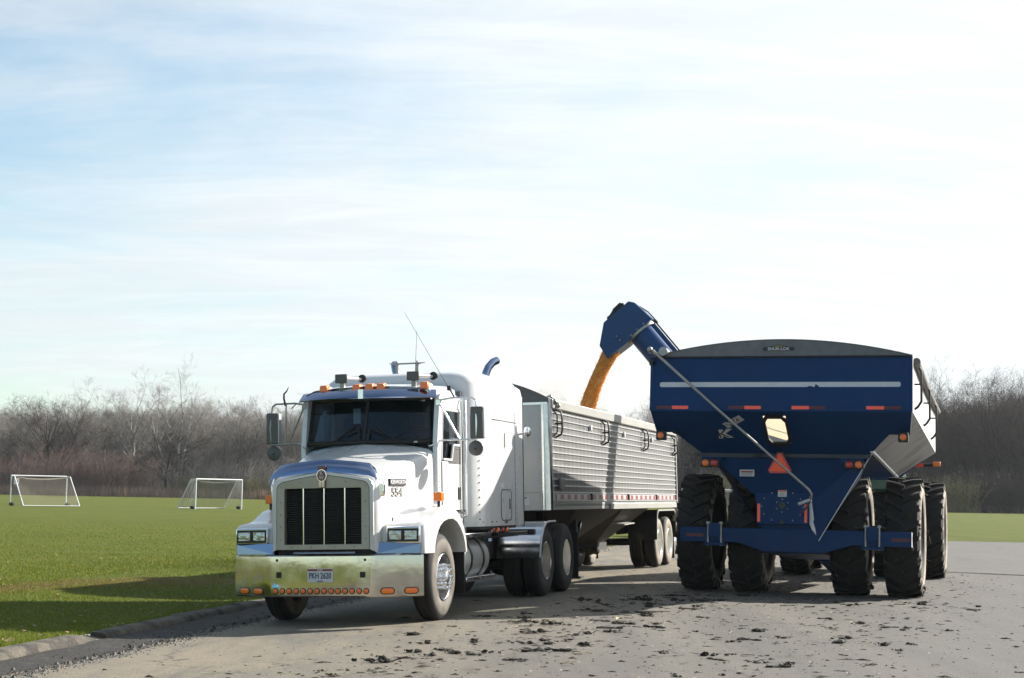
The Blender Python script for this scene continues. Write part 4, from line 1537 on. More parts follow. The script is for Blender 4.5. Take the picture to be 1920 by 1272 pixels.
TY0, TY1 = -10.36, 1.85
for y in (0.0, 1.24):
    for s in (1, -1):
        dual_wheel(trailer, s * 1.075, y, RD, s, TYRET, ALU)
        dual_wheel(trailer, s * 0.74, y, RD, -s, TYRET, GREYL)
for y in (0, 1.24):
    R_(MB().tube([(-1, y, .555), (1, y, .555)], .07, 8), 'axle', FRAME)
for x in (-.46, .46):
    R_(MB().box(x - .04, x + .04, -1.0, 2.0, .75, .95), 'suspension_rail', FRAME)
for s in (1, -1):
    x0, x1 = sorted((s * 1.265, s * 1.295))
    for k in range(14):
        za = 1.50 if k == 0 else 1.62 + (k - 1) * .11 + .0
        zb = 1.62 if k == 0 else 1.62 + k * .11
        if k == 13:
            zb = 2.995
        R_(MB().box(x0, x1, TY0 + .14, TY1 - .05, za + .003, zb - .003), 'side_panel', RIVET)
    rm = MB().prism([(1.52 - 1.62, 0)] and [(s * 1.293, -.013), (s * 1.316, -.008), (s * 1.316, .008), (s * 1.293, .013)], 'y', TY0 + .15, TY1 - .05).mesh('ridge', RIDGE)
    for k in range(13):
        o = bpy.data.objects.new('ridge', rm)
        COL.objects.link(o)
        o.parent = trailer
        o.location = (0, 0, 1.62 + k * .11)
    x0, x1 = sorted((s * 1.25, s * 1.345))
    R_(MB().box(x0, x1, TY0 + .10, TY1, 3.0, 3.16), 'top_rail', CREAM, bevel=.015)
    x0, x1 = sorted((s * 1.22, s * 1.305))
    R_(MB().box(x0, x1, TY0 + .14, TY1 - .03, 1.33, 1.50), 'bottom_rail', ALUD, bevel=.006)
    x0, x1 = sorted((s * 1.31, s * 1.322))
    R_(MB().box(x0, x1, TY0 + .32, TY1 - .15, 1.505, 1.585), 'reflective_tape', TAPE)
    R_(MB().box(*sorted((s * 1.296, s * 1.309)), TY0 + .2, TY1 - .06, 1.495, 1.6), 'tape_backing', GREYL)
    R_(MB().box(*sorted((s * 1.309, s * 1.335)), TY0 + .3, TY1 - .1, 1.478, 1.494), 'tape_lip', RIDGE)
    R_(MB().box(*sorted((s * 1.30, s * 1.335)), -5.75, TY1 - .16, 1.318, 1.425), 'lower_bar', CREAM, bevel=.006)
    hm = MB()
    for k in range(44):
        hm.ball((s * 1.307, TY0 + .3 + k * .1, 1.40 + .02 * (k % 2)), .013, 6, 4)
    R_(hm, 'rail_bolts', GREYP)
    # front corner post, rear post
    R_(MB().lathe([(1.33, .12), (3.17, .12)], 'z', (s * 1.20, TY0 + .12, 0), 24), 'corner_post', ALU, smooth=50)
    R_(MB().box(*sorted((s * 1.21, s * 1.33)), TY1 - .06, TY1 + .03, 1.0, 3.16), 'rear_post', CREAM, bevel=.01)
    # grab loops
    for y in (-9.93, -6.2, -2.18, 1.48):
        q = MB().tube([(s * 1.30, y, 3.0), (s * 1.40, y, 2.96), (s * 1.42, y, 2.86), (s * 1.42, y, 2.66), (s * 1.40, y, 2.58), (s * 1.30, y, 2.53)], .017, 7)
        q.tube([(s * 1.30, y, 2.76), (s * 1.42, y, 2.76)], .016, 6)
        q.tube([(s * 1.30, y - .14, 2.98), (s * 1.37, y - .15, 2.9), (s * 1.37, y - .15, 2.62), (s * 1.31, y - .14, 2.55)], .014, 6)
        R_(q, 'grab_loop', INK, smooth=50)
    for y in (-7.35, -4.29, -1.25):
        R_(MB().box(*sorted((s * 1.295, s * 1.345)), y - .05, y + .05, 2.75, 2.85), 'side_lamp', PAPER, bevel=.012)
    for y in (-7.4, -4.0, -.9, 1.6):
        R_(MB().box(*sorted((s * 1.30, s * 1.35)), y - .035, y + .035, 1.49, 1.61), 'marker_lamp', BLACK, bevel=.01)
    R_(MB().box(*sorted((s * 1.30, s * 1.35)), -9.85, -9.5, 1.66, 1.86), 'manual_box', GREYP, bevel=.02)
    # wheel arch strip over the tandem
    prof = [(-.66, .62), (-.62, 1.05), (-.55, 1.20), (-.42, 1.272), (1.62, 1.272), (1.76, 1.2), (1.84, 1.05), (1.88, .62)]
    rows = [[(s * x, y, z) for y, z in prof] for x in (.62, 1.27)]
    fo = R_(MB().grid(rows), 'wheel_fender', FRAME, smooth=40)
    ed = MB()
    for a, b in zip(prof, prof[1:]):
        ed.bar((s * 1.275, *a), (s * 1.275, *b), .05, .02, (1, 0, 0))
    ed.build('fender_edge', CREAM, fo)
    R_(MB().box(*sorted((s * .64, s * 1.2)), 1.93, 1.95, .13, 1.0), 'mud_flap', RUBBER)
    # landing gear
    lg = MB().box(*sorted((s * .86, s * 1.0)), -7.3, -7.15, .30, 1.33)
    lg.box(*sorted((s * .89, s * .97)), -7.27, -7.18, .12, .3)
    lg.box(*sorted((s * .78, s * 1.08)), -7.36, -7.1, .08, .12)
    lg.bar((s * .93, -7.2, .6), (s * .93, -6.4, 1.3), .05, .06)
    R_(lg, 'landing_gear', FRAME)
R_(MB().box(-1.25, 1.25, TY0 + .14, TY1 - .2, 1.34, 1.40), 'floor', FRAME)
R_(MB().box(-1.27, 1.27, TY1 - .04, TY1, 1.34, 3.0), 'rear_wall', ALUD)
for k, (xa, xb) in enumerate(((-1.16, -.4), (-.39, .39), (.4, 1.16))):
    R_(MB().box(xa, xb, TY0, TY0 + .03, 1.62, 3.08), 'front_panel', ALUD)
R_(MB().box(-1.17, 1.17, TY0 - .012, TY0 + .03, 1.33, 1.615), 'front_sill', ALUD)
rv = MB()
for s in (1, -1):
    for k in range(24):
        rv.ball((s * 1.12, TY0 - .004, 1.66 + k * .06), .010, 6, 4)
    for k in range(5):
        rv.ball((s * 1.12, TY0 - .015, 1.36 + k * .055), .012, 6, 4)
for k in range(18):
    rv.ball((-1.0 + k * .118, TY0 - .015, 1.58), .010, 6, 4)
R_(rv, 'rivets', GREYL)
st = R_(MB().box(.66, .95, TY0 - .018, TY0 - .0135, 1.42, 1.55), 'sticker', PAPER)
MB().box(.70, .91, TY0 - .020, TY0 - .0185, 1.525, 1.545).build('sticker_band', GREENM, st)
MB().box(.70, .86, TY0 - .020, TY0 - .0185, 1.46, 1.48).build('sticker_band', GREYP, st)
# arched bulkhead cap
pts = [(-1.3, 3.165)] + [(1.3 * k / 12, 3.165 + .36 * (1 - (k / 12) ** 2)) for k in range(-11, 12)] + [(1.3, 3.165)]
R_(MB().prism(pts + [(1.3, 3.09), (-1.3, 3.09)], 'y', TY0, TY0 + .05), 'bulkhead_cap', GREYP)
R_(MB().box(-1.28, 1.28, TY0 - .02, TY0 + .06, 3.06, 3.10), 'bulkhead_rail', ALU)
q = MB().tube([(1.20, TY0 + .1, 3.16), (1.29, TY0 + .18, 3.21), (1.34, TY0 + .3, 3.15), (1.35, TY0 + .42, 3.05)], .025, 7)
q.ball((1.34, TY0 + .2, 3.12), .06)
q.ball((1.37, TY0 + .34, 3.06), .05)
R_(q, 'tarp_crank', STEEL)
R_(MB().tube([(-1.36, TY0 + .1, 3.20), (-1.36, TY1, 3.20)], .075, 10), 'rolled_tarp', TARP, smooth=50)
ALU_SHADE = mat('shade_toned_aluminium', (.055, .05, .042), .7, .1, var=.35, vs=3)  # shadow under the trailer put into the hopper colour
for yc, ya, yb in ((-6.1, -8.1, -3.9), (-2.6, -3.9, -1.0)):
    hp = MB()
    hp.add([(-1.2, ya, 1.34), (1.2, ya, 1.34), (1.2, yb, 1.34), (-1.2, yb, 1.34), (-.4, yc - .4, .62), (.4, yc - .4, .62), (.4, yc + .4, .62), (-.4, yc + .4, .62)],
           [(0, 1, 5, 4), (1, 2, 6, 5), (2, 3, 7, 6), (3, 0, 4, 7), (4, 5, 6, 7)])
    ho = R_(hp, 'hopper', ALU_SHADE)
    MB().box(-.45, .45, yc - .45, yc + .45, .46, .62).build('hopper_gate', FRAME, ho)
    jb = MB()
    for k in range(9):
        jb.ball((-.42 + k * .105, yc - .45, .46 + rnd.uniform(-.02, .02)), rnd.uniform(.05, .09), 7, 5)
    jb.build('caked_mud', MUD, ho)
R_(MB().hexa([(.55, -3.4, 1.05), (1.1, -3.35, .98), (1.1, -2.3, 1.0), (.55, -2.3, 1.06), (.55, -3.4, 1.075), (1.1, -3.35, 1.005), (1.1, -2.3, 1.02), (.55, -2.3, 1.08)]), 'fender_bracket', CREAM)
R_(MB().box(-.55, -.42, -8, TY1, 1.1, 1.34).box(.42, .55, -8, TY1, 1.1, 1.34).box(-.45, .45, TY0 + .2, -7.6, 1.14, 1.34), 'underframe', FRAME)
R_(MB().lathe([(-2.4, .17), (-1.2, .17)], 'y', (.0, 0, .9), 16), 'air_tank', BLACKG, smooth=50)

# ------------------------------------------------------------------ corn
def corn_mat(name):
    m = mat(name, (0.62, 0.27, 0.045), 0.9, spec=.08)
    N, L, b = nd(m)
    g = N.new('ShaderNodeNewGeometry')
    r = N.new('ShaderNodeValToRGB')
    els = r.color_ramp.elements
    els[0].position, els[0].color = 0.0, (0.74, 0.34, 0.04, 1)
    els[1].position, els[1].color = 1.0, (1.0, 0.76, 0.34, 1)
    els.new(.5).color = (0.92, 0.53, 0.11, 1)
    L.new(g.outputs['Random Per Island'], r.inputs[0])
    L.new(r.outputs[0], b.inputs['Base Color'])
    tr = N.new('ShaderNodeBsdfTranslucent')
    L.new(r.outputs[0], tr.inputs[0])
    mx = N.new('ShaderNodeMixShader')
    mx.inputs[0].default_value = 0.45
    L.new(b.outputs[0], mx.inputs[1])
    L.new(tr.outputs[0], mx.inputs[2])
    L.new(mx.outputs[0], N['Material Output'].inputs[0])
    return m


CORN = corn_mat('corn_kernels')
# grain in the trailer
rows = []
for i in range(25):
    y = TY0 + .2 + (TY1 - .3 - TY0) * i / 24
    rows.append([(x, y, 2.35 + .55 * math.exp(-((y + 4) / 2.4) ** 2 - (x / .9) ** 2) + .04 * mnoise.noise((x * 2, y * 2, 0))) for x in [-1.24 + 2.48 * k / 10 for k in range(11)]])
ch = MB().grid(rows).build('corn_heap', mat('corn_heap', (0.55, 0.28, 0.06), 0.8, var=0.3, vs=40, bump=0.6, bs=60), smooth=60)
ch.matrix_world = TRAILER_M
tag(ch, 'heap of yellow corn inside the silver trailer under the falling stream', 'corn')

# the falling stream: thousands of kernels round a core
YS = -3.9
SP = [(1.04, 4.56, .165), (.90, 4.32, .150), (.76, 4.06, .140), (.635, 3.78, .145), (.53, 3.50, .160), (.44, 3.22, .180), (.37, 2.9, .20)]


def stream_at(t):
    t = max(0, min(.9999, t)) * (len(SP) - 1)
    i = int(t)
    f_ = t - i
    return [SP[i][k] * (1 - f_) + SP[i + 1][k] * f_ for k in range(3)]


core = MB()
rows = []
for i in range(40):
    x, z, r = stream_at(i / 39)
    x2, z2, _ = stream_at(min(1, i / 39 + .02))
    x1, z1, _ = stream_at(max(0, i / 39 - .02))
    d = Vector((x2 - x1, 0, z2 - z1)).normalized()
    u = Vector((d.z, 0, -d.x))
    row = []
    for k in range(28):
        a = 2 * math.pi * k / 28
        rr = r * (.80 + .30 * mnoise.noise((math.cos(a) * 2.5, math.sin(a) * 2.5, i * .16)) + .16 * mnoise.noise((math.cos(a) * 7, math.sin(a) * 7, i * .5)))
        p = Vector((x, YS, z)) + u * math.cos(a) * rr + Vector((0, 1, 0)) * math.sin(a) * rr
        row.append(p)
    rows.append(row)
core.grid(rows, True)
kern = [(0, 0, 1.0), (.75, 0, 0), (0, .5, 0), (-.75, 0, 0), (0, -.5, 0), (0, 0, -1.0)]
kf = [(0, 1, 2), (0, 2, 3), (0, 3, 4), (0, 4, 1), (5, 2, 1), (5, 3, 2), (5, 4, 3), (5, 1, 4)]
for i in range(13000):
    t = rnd.random()
    x, z, r = stream_at(t)
    a = rnd.uniform(0, 2 * math.pi)
    q = rnd.random()
    rr = r * (rnd.uniform(.74, 1.03) if q < .88 else rnd.uniform(.9, 1.0 + .9 * rnd.random() ** 3))
    d = Vector((-.45, 0, -.9)).normalized()
    u = Vector((d.z, 0, -d.x))
    p = Vector((x, YS, z)) + u * math.cos(a) * rr + Vector((0, 1, 0)) * math.sin(a) * rr
    s_ = rnd.uniform(.008, .014)
    m_ = Matrix.Rotation(rnd.uniform(0, 6.28), 3, (rnd.uniform(-1, 1), rnd.uniform(-1, 1), rnd.uniform(-1, 1.01)))
    core.add([p + m_ @ Vector(k) * s_ for k in kern], kf)
cs_ = bpy.data.objects.new('corn_stream', None)
bpy.data.objects.remove(cs_)
me = bpy.data.meshes.new('corn_stream')
me.from_pydata(core.v, [], core.f)
me.materials.append(CORN)
cs_ = bpy.data.objects.new('corn_stream', me)
COL.objects.link(cs_)
cs_.matrix_world = TRAILER_M
tag(cs_, 'stream of yellow corn pouring from the blue spout into the trailer', 'corn', kind='stuff')

# ------------------------------------------------------------------ the grain cart
cart = thing('grain_cart', 'blue grain cart with white sides and arched grey tarp seen from behind', 'grain cart', CART_M)


def C_(mb, name, m, **k):
    return mb.build(name, m, cart, **k)


def lug_tyre(R, w, rim, n=23):
    h = w / 2
    rb = R - .055
    m_ = MB()
    m_.lathe([(-h + .06, rim), (-h + .01, rim + .05), (-h - .015, rim + (R - rim) * .5), (-h + .0, R - .17), (-h + .04, rb - .04), (-h + .10, rb - .008), (0, rb),
              (h - .10, rb - .008), (h - .04, rb - .04), (h, R - .17), (h + .015, rim + (R - rim) * .5), (h - .01, rim + .05), (h - .06, rim)], 'x', n=46)
    dth = 2 * math.pi / n
    for s in (1, -1):
        for k in range(n):
            a0 = k * dth + (0 if s > 0 else dth / 2)
            st_ = [(s * .0 - s * .02, R, a0 + .21, .026), (s * (h * .5), R, a0 + .10, .030), (s * (h - .01), R - .012, a0 + .01, .036), (s * (h + .012), R - .13, a0 - .012, .036)]
            vs = []
            for x, r, a, hw in st_:
                dr = -.075 if r > R - .05 else 0
                for (rr, aa) in ((r, a - hw), (r, a + hw), (r - .085 if r > R - .05 else r, a + hw * 1.35), (r - .085 if r > R - .05 else r, a - hw * 1.35)):
                    xx = x if rr == r else x * .97
                    vs.append((xx, rr * math.cos(aa), rr * math.sin(aa)))
            fs = []
            for i in range(3):
                for j in range(4):
                    fs.append((i * 4 + j, i * 4 + (j + 1) % 4, i * 4 + 4 + (j + 1) % 4, i * 4 + 4 + j))
            fs += [(0, 1, 2, 3), (15, 14, 13, 12)]
            m_.add(vs, fs)
    return m_


RC = .965
LUG = lug_tyre(RC, .55, .56).mesh('tyre', TYREC, 30)


def rim_mesh(s, m_):
    return MB().lathe([(s * .22, .57), (s * .24, .55), (s * .2, .52), (s * .02, .50), (-s * .03, .40), (s * .02, .22), (s * .10, .16), (s * .14, .12), (s * .14, 0)], 'x', n=32).mesh('wheel', m_, 40)


def big_wheel(root, x, y, R, s, rim, rot=0.0, sc_=1.0):
    o = bpy.data.objects.new('wheel', rim)
    COL.objects.link(o)
    o.parent = root
    o.location = (x, y, R * sc_)
    o.rotation_euler = (rot, 0, 0)
    o.scale = (sc_, sc_, sc_)
    t = bpy.data.objects.new('tyre', LUG)
    COL.objects.link(t)
    t.parent = o
    return o


rim_r, rim_l = rim_mesh(1, RIMB), rim_mesh(-1, RIMB)
for x in (-1.66, -.82, .82, 1.66):
    w_ = big_wheel(cart, x, 0, RC, 1 if x > 0 else -1, rim_r if x > 0 else rim_l, rnd.uniform(0, 3))
    mm = MB()
    for k in range(46):
        a = rnd.uniform(0, 2 * math.pi)
        s = rnd.choice((-1, 1, 1))
        rr = rnd.uniform(.78, .94)
        xx = s * rnd.uniform(.245, .295) if rnd.random() < .6 else rnd.uniform(-.24, .24)
        if abs(xx) < .242:
            rr = rnd.uniform(.90, .925)
        mm.ball((xx, rr * math.cos(a), rr * math.sin(a)), rnd.uniform(.015, .045), 6, 4, (rnd.uniform(.4, 1), rnd.uniform(.6, 1.6), rnd.uniform(.6, 1.6)))
    mm.build('caked_mud', MUD, w_)
    sm = MB()
    for k in range(26):
        a = rnd.uniform(0, 2 * math.pi)
        rr = rnd.uniform(.88, .96)
        p = Vector((rnd.choice((-1, 1)) * rnd.uniform(.2, .33), rr * math.cos(a), rr * math.sin(a)))
        sm.tube([p, p + Vector((rnd.uniform(-.1, .1), rnd.uniform(-.12, .12), rnd.uniform(-.12, .12)))], .004, 3)
    sm.build('caught_straw', STRAW, w_)

# axle beam behind the wheels and the walking beams
bt, bb = .995, .765
q = MB().prism([(-1.80, bb), (-.86, bb), (-.46, .635), (.48, .635), (.93, bb), (1.83, bb), (1.83, bt), (-1.80, bt)], 'y', -1.20, -1.03)
ax = C_(q, 'axle_beam', BLUE, bevel=.008)
MB().prism([(1.831, bb), (1.833, bb), (1.833, bt), (1.831, bt)], 'y', -1.20, -1.03).build('beam_end_plate', CARTW, ax)
for x0, x1 in ((-1.70, -1.42), (1.53, 1.80)):
    MB().box(x0, x1, -1.205, -1.201, .845, .895).build('beam_reflector', REFD, ax)
for x in (-1.235, 1.24):
    wb = C_(MB().box(x - .09, x + .09, -1.25, 1.1, .85, 1.06), 'walking_beam', BLUE)
    bo_ = MB()
    for dx in (-.105, .105):
        bo_.tube([(x + dx, -1.225, .70), (x + dx, -1.225, 1.09)], .014, 6)
        bo_.box(x + dx - .025, x + dx + .025, -1.25, -1.2, 1.05, 1.085)
    bo_.build('u_bolt', STEEL, ax)
    MB().box(x - .17, x + .17, -1.24, -1.04, .71, .755).build('clamp_plate', BLUE, ax)
    C_(MB().tube([(x - .6, 0, RC), (x + .6, 0, RC)], .09, 10), 'wheel_axle', FRAME)
    mm = MB()
    for k in range(16):
        mm.ball((x + rnd.uniform(-.28, .22), -1.1 + rnd.uniform(-.05, .05), 1.04 + rnd.uniform(-.02, .03)), rnd.uniform(.03, .06), 6, 4, (1.2, 1, .6))
    mm.build('caked_mud', MUD, wb)

XL, XR = -2.03, 1.93
YR, YF = -2.6, 4.45
ZT, ZK = 3.545, 2.72
# upper tank: rear, front and side walls (open above, under the tarp)
C_(MB().box(XL, XR, YR, YR + .02, ZK, ZT), 'rear_panel', BLUE)
C_(MB().box(XL + .01, XR - .01, YF - .02, YF, ZK, ZT), 'front_panel', BLUE)
C_(MB().box(XL + .03, XR - .03, YF - .032, YF - .024, ZK, ZT - .02), 'front_liner', CARTW)
C_(MB().box(XL, XL + .015, YR + .022, YF - .022, ZK, ZT), 'side_panel', CARTW)
sp = C_(MB().box(XR - .015, XR, YR + .022, YF - .022, ZK, ZT - .02), 'side_panel', CARTW)
C_(MB().box(XL - .004, XL + .06, YR - .008, YR - .002, ZK, ZT - .01), 'corner_strip', BLUE)
C_(MB().box(XR - .06, XR + .004, YR - .008, YR - .002, ZK, ZT - .01), 'corner_strip', BLUE)
# sloping lower walls
YB = -1.52
ZS = 2.16


def slope_y(z, off=0.0):
    return YR + (YB - YR) * (ZK - z) / (ZK - ZS) - off


nrm = Vector((0, -(ZK - ZS), -(YB - YR))).normalized()


def SL(x, z, off=0.0):
    p = Vector((x, slope_y(z), z)) + nrm * off
    return tuple(p)


wx0, wx1, wz0, wz1 = -.30, .045, 2.30, 2.66
pl_ = MB()
for poly in ([(XL + .01, ZK - .002), (XL - .0, 2.44), (-1.74, 2.44), (-1.40, ZS), (wx0, ZS), (wx0, ZK - .002)],
             [(wx1, ZK - .002), (wx1, ZS), (1.22, ZS), (1.55, 2.43), (1.86, 2.43), (XR - .01, ZK - .002)],
             [(wx0, ZK - .002), (wx0, wz1), (wx1, wz1), (wx1, ZK - .002)],
             [(wx0, wz0), (wx0, ZS), (wx1, ZS), (wx1, wz0)]):
    pl_.plate([SL(x, z) for x, z in poly], .012)
C_(pl_, 'slope_panel', BLUE)
C_(MB().bar(SL(1.865, 2.43, .004), SL(XR - .006, ZK - .01, .004), .014, .02), 'panel_edge', CARTW)
q = MB().bar((XL + .02, YR - .012, ZK + .004), (XR - .02, YR - .012, ZK + .004), .02, .022)
C_(q, 'fold_rib', BLUE)
# the right side: lower slope in white, with its lip
ZL = 2.22
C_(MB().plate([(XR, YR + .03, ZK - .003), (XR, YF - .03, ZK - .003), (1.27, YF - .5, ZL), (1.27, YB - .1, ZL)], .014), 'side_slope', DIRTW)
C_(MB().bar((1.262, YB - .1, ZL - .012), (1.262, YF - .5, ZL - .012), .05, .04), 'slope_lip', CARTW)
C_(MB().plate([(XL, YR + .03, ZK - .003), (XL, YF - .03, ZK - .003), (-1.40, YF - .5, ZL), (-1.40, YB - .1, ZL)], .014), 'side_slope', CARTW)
C_(MB().plate([(XL, YF - .01, ZK - .003), (XR, YF - .01, ZK - .003), (1.25, YF - .5, ZS), (-1.38, YF - .5, ZS)], .014), 'front_slope', BLUE)
# window
q = MB()
sx0, sx1, sz0, sz1 = wx0 + .022, wx1 - .022, wz0 + .022, wz1 - .022
rc = .05
ring_o = [(x, z) for x, z in [(wx0 - .02, wz0 + .05), (wx0 - .02, wz1 - .05), (wx0 + .05, wz1 + .02), (wx1 - .05, wz1 + .02), (wx1 + .02, wz1 - .05), (wx1 + .02, wz0 + .05), (wx1 - .05, wz0 - .02), (wx0 + .05, wz0 - .02)]]
ring_i = [(sx0, sz0 + rc), (sx0, sz1 - rc), (sx0 + rc, sz1), (sx1 - rc, sz1), (sx1, sz1 - rc), (sx1, sz0 + rc), (sx1 - rc, sz0), (sx0 + rc, sz0)]
q.grid([[SL(x, z, .007) for x, z in ring_o], [SL(x, z, .03) for x, z in ring_o], [SL(x, z, .03) for x, z in ring_i], [SL(x, z, -.006) for x, z in ring_i]], True)
wf = C_(q, 'window', INK)
MB().plate([SL(x, z, .0) for x, z in ring_i], .004).build('pane', CLEAR, wf)
# sill frame and hopper
C_(MB().box(-1.47, 1.24, -1.58, -1.50, 2.10, 2.158), 'sill_frame', mat('worn_blue_grey', (0.045, 0.06, 0.085), 0.55, var=0.3, vs=5))
for x0, x1, xc in ((-1.40, -1.08, -1.26), (.78, 1.13, .99)):
    br = C_(MB().box(x0, x1, -1.57, -1.50, 2.03, 2.098), 'lamp_bracket', BLUE)
    lb = C_(MB().box(xc - .15, xc + .15, -1.62, -1.52, 1.935, 2.06), 'lamp_box', BLACK, bevel=.01)
    for i, dx in enumerate((-.07, .07)):
        lit = (dx < 0) == (xc < 0)
        MB().lathe([(-1.62, .055), (-1.632, .052), (-1.64, .03), (-1.642, 0)], 'y', (xc + dx, 0, 1.998), 18).build('lamp', AMBER if lit else REDL, lb, smooth=50)
hop = MB()
hop.plate([(-1.24, -1.49, 2.10), (1.10, -1.49, 2.10), (.40, -1.22, 1.52), (-.60, -1.22, 1.52)], .012)
C_(hop, 'hopper_rear', BLUE)
C_(MB().plate([(-.60, -1.215, 1.52), (.40, -1.215, 1.52), (.36, -1.14, .80), (-.50, -1.14, 1.0)], .012), 'hopper_rear_lower', BLUE)
C_(MB().plate([(-1.26, -1.48, 2.12), (-1.26, 3.6, 2.12), (-.45, 3.3, .85), (-.52, -1.14, 1.02)], .012), 'hopper_side', BLUE_SHADE)
C_(MB().plate([(1.26, -1.56, 2.20), (.35, 3.6, 2.20), (.10, 3.3, .80), (.385, -1.17, .80)], .012), 'hopper_side', BLUE_SHADE)
C_(MB().plate([(1.10, -1.497, 2.10), (1.255, -1.565, 2.19), (.385, -1.182, .80), (.31, -1.20, 1.10), (.40, -1.228, 1.52)], .010), 'hopper_wing', BLUE)
C_(MB().plate([(1.26, -1.5, 2.205), (1.26, 3.9, 2.205), (.35, 3.6, 2.205)], .01), 'hopper_floor', BLUE)
C_(MB().bar((1.268, -1.575, 2.19), (.392, -1.185, .795), .014, .012, (1, 0, 0)), 'hopper_edge', CARTW)
C_(MB().plate([(.26, -1.235, 1.52), (.29, -1.235, 1.52), (.385, -1.19, .82), (.25, -1.2, 1.12)], .008), 'edge_plate', CARTW)
C_(MB().plate([(-1.2, 3.6, 2.12), (.34, 3.6, 2.12), (.09, 3.3, .82), (-.45, 3.3, .82)], .012), 'hopper_front', BLUE)
ep = C_(MB().box(-.56, .27, -1.262, -1.242, 1.07, 1.56), 'auger_end_plate', BLUE, bevel=.004)
bl = MB()
for k in range(12):
    a = 2 * math.pi * k / 12
    bl.ball((-.155 + .33 * math.cos(a) * (1 if abs(math.cos(a)) < .9 else .98), -1.264, 1.345 + .26 * math.sin(a) * .95), .011, 6, 4)
for k in range(6):
    a = 2 * math.pi * k / 6 + .5
    bl.ball((-.155 + .10 * math.cos(a), -1.264, 1.36 + .10 * math.sin(a)), .011, 6, 4)
bl.build('bolts', GREYL, ep)
MB().lathe([(-1.262, .052), (-1.28, .05), (-1.282, 0)], 'y', (-.155, 0, 1.36), 16).build('bearing_cap', BLACKG, ep, smooth=40)
MB().lathe([(-1.262, .033), (-1.275, .03), (-1.276, 0)], 'y', (-.155, 0, 1.10), 14).build('bearing_cap', BLACKG, ep, smooth=40)
for x in (-.525, .215):
    MB().box(x - .022, x + .022, -1.272, -1.264, 1.10, 1.385).build('upright_reflector', REFL, ep)
st = C_(MB().box(-.225, -.085, -1.268, -1.2635, 1.50, 1.605), 'warning_sticker', PAPER)
MB().box(-.223, -.087, -1.2705, -1.2685, 1.578, 1.603).build('sticker_band', AMBERO, st)
text('sticker_print', 'CAUTION', .022, INK, st, face_y(-.155, -1.2725, 1.59), .0004)
text('sticker_print', 'KEEP\nCLEAR', .024, INKR, st, face_y(-.155, -1.2690, 1.54), .0004)
pc = C_(MB().box(-.80, -.57, -1.495, -1.487, 1.80, 1.905), 'info_placard', PAPER)
pc.rotation_euler = (0, 0, 0)
MB().box(-.78, -.59, -1.4985, -1.4955, 1.86, 1.885).build('placard_band', INKR, pc)
for zz_ in (1.815, 1.83, 1.845):
    MB().box(-.78, -.60, -1.4985, -1.4955, zz_, zz_ + .005).build('placard_line', GREYP, pc)
# slow-moving triangle
tri = lambda r, y: [(-.14 + r * math.cos(a), 1.965 + r * math.sin(a)) for a in (rad(90), rad(210), rad(330))]


def cut_tri(r, cut):
    P = [Vector(p) for p in tri(r, 0)]
    out = []
    for i in range(3):
        a, b, c_ = P[i - 1], P[i], P[(i + 1) % 3]
        out += [b + (a - b).normalized() * cut, b + (c_ - b).normalized() * cut]
    return [(p.x, p.y) for p in out]


sm = C_(MB().prism(cut_tri(.245, .06), 'y', -1.70, -1.692), 'slow_vehicle_sign', mat('sign_red', (0.50, 0.012, 0.012), 0.35, coat=.3))
MB().prism(cut_tri(.185, .004), 'y', -1.705, -1.7005).build('sign_face', mat('sign_orange', (0.95, 0.10, 0.018), 0.5), sm)
C_(MB().box(-.20, -.08, -1.69, -1.55, 2.09, 2.15).tube([(-.2, -1.68, 2.17), (-.08, -1.68, 2.17)], .02, 6), 'sign_bracket', BLACKG)
C_(MB().box(-.56, -.44, -1.62, -1.585, 2.10, 2.15), 'socket_box', BLACK, bevel=.008)
# stripe with its two nicks, reflectors on the rear panel
n_ = [(-1.86, 3.085), (-1.88, 3.105), (-1.88, 3.14), (-1.86, 3.16), (1.74, 3.16), (1.76, 3.14), (1.76, 3.105), (1.74, 3.085),
      (.56, 3.085), (.555, 3.105), (.53, 3.112), (.52, 3.128), (.50, 3.125), (.505, 3.105), (.49, 3.085), (.47, 3.085), (.46, 3.098), (.40, 3.098), (.385, 3.085)]
C_(MB().prism(n_, 'y', YR - .006, YR - .002), 'white_stripe', STRIPE)
for xa, xb, xc in ((-1.68, -1.43, -1.93), (-.56, -.31, -.81), (.155, .415, .66), (1.26, 1.52, 1.77)):
    rb_ = C_(MB().box(xa, xb, YR - .012, YR - .004, 2.745, 2.795), 'rear_reflector', REFL)
    a, b = sorted((xc, xa if xc < xa else xb))
    MB().box(a + .004, b - .004, YR - .008, YR - .004, 2.747, 2.793).build('dark_reflector', REFD, rb_)
# side lamps under the shoulders
for x in (-1.93, 1.77):
    q = C_(MB().box(x - .075, x + .075, -2.24, -2.12, 2.30, 2.44), 'side_lamp_box', BLACK, bevel=.01)
    MB().lathe([(-2.24, .05), (-2.252, .047), (-2.258, .03), (-2.26, 0)], 'y', (x, 0, 2.37), 18).build('lamp', AMBER, q, smooth=50)
C_(MB().bar((-1.75, -2.1, 2.44), (-1.62, -1.9, 2.40), .05, .04), 'hose_clip', INK)
# maker's decal: lettering only
kb = C_(MB(), 'maker_decal', INK) if False else None
tl_ = math.atan2(-(YB - YR), (ZK - ZS))


def on_slope(x, z, rot=0, off=.0075):
    p = SL(x, z, off)
    return face_y(*p, rot, tl_)


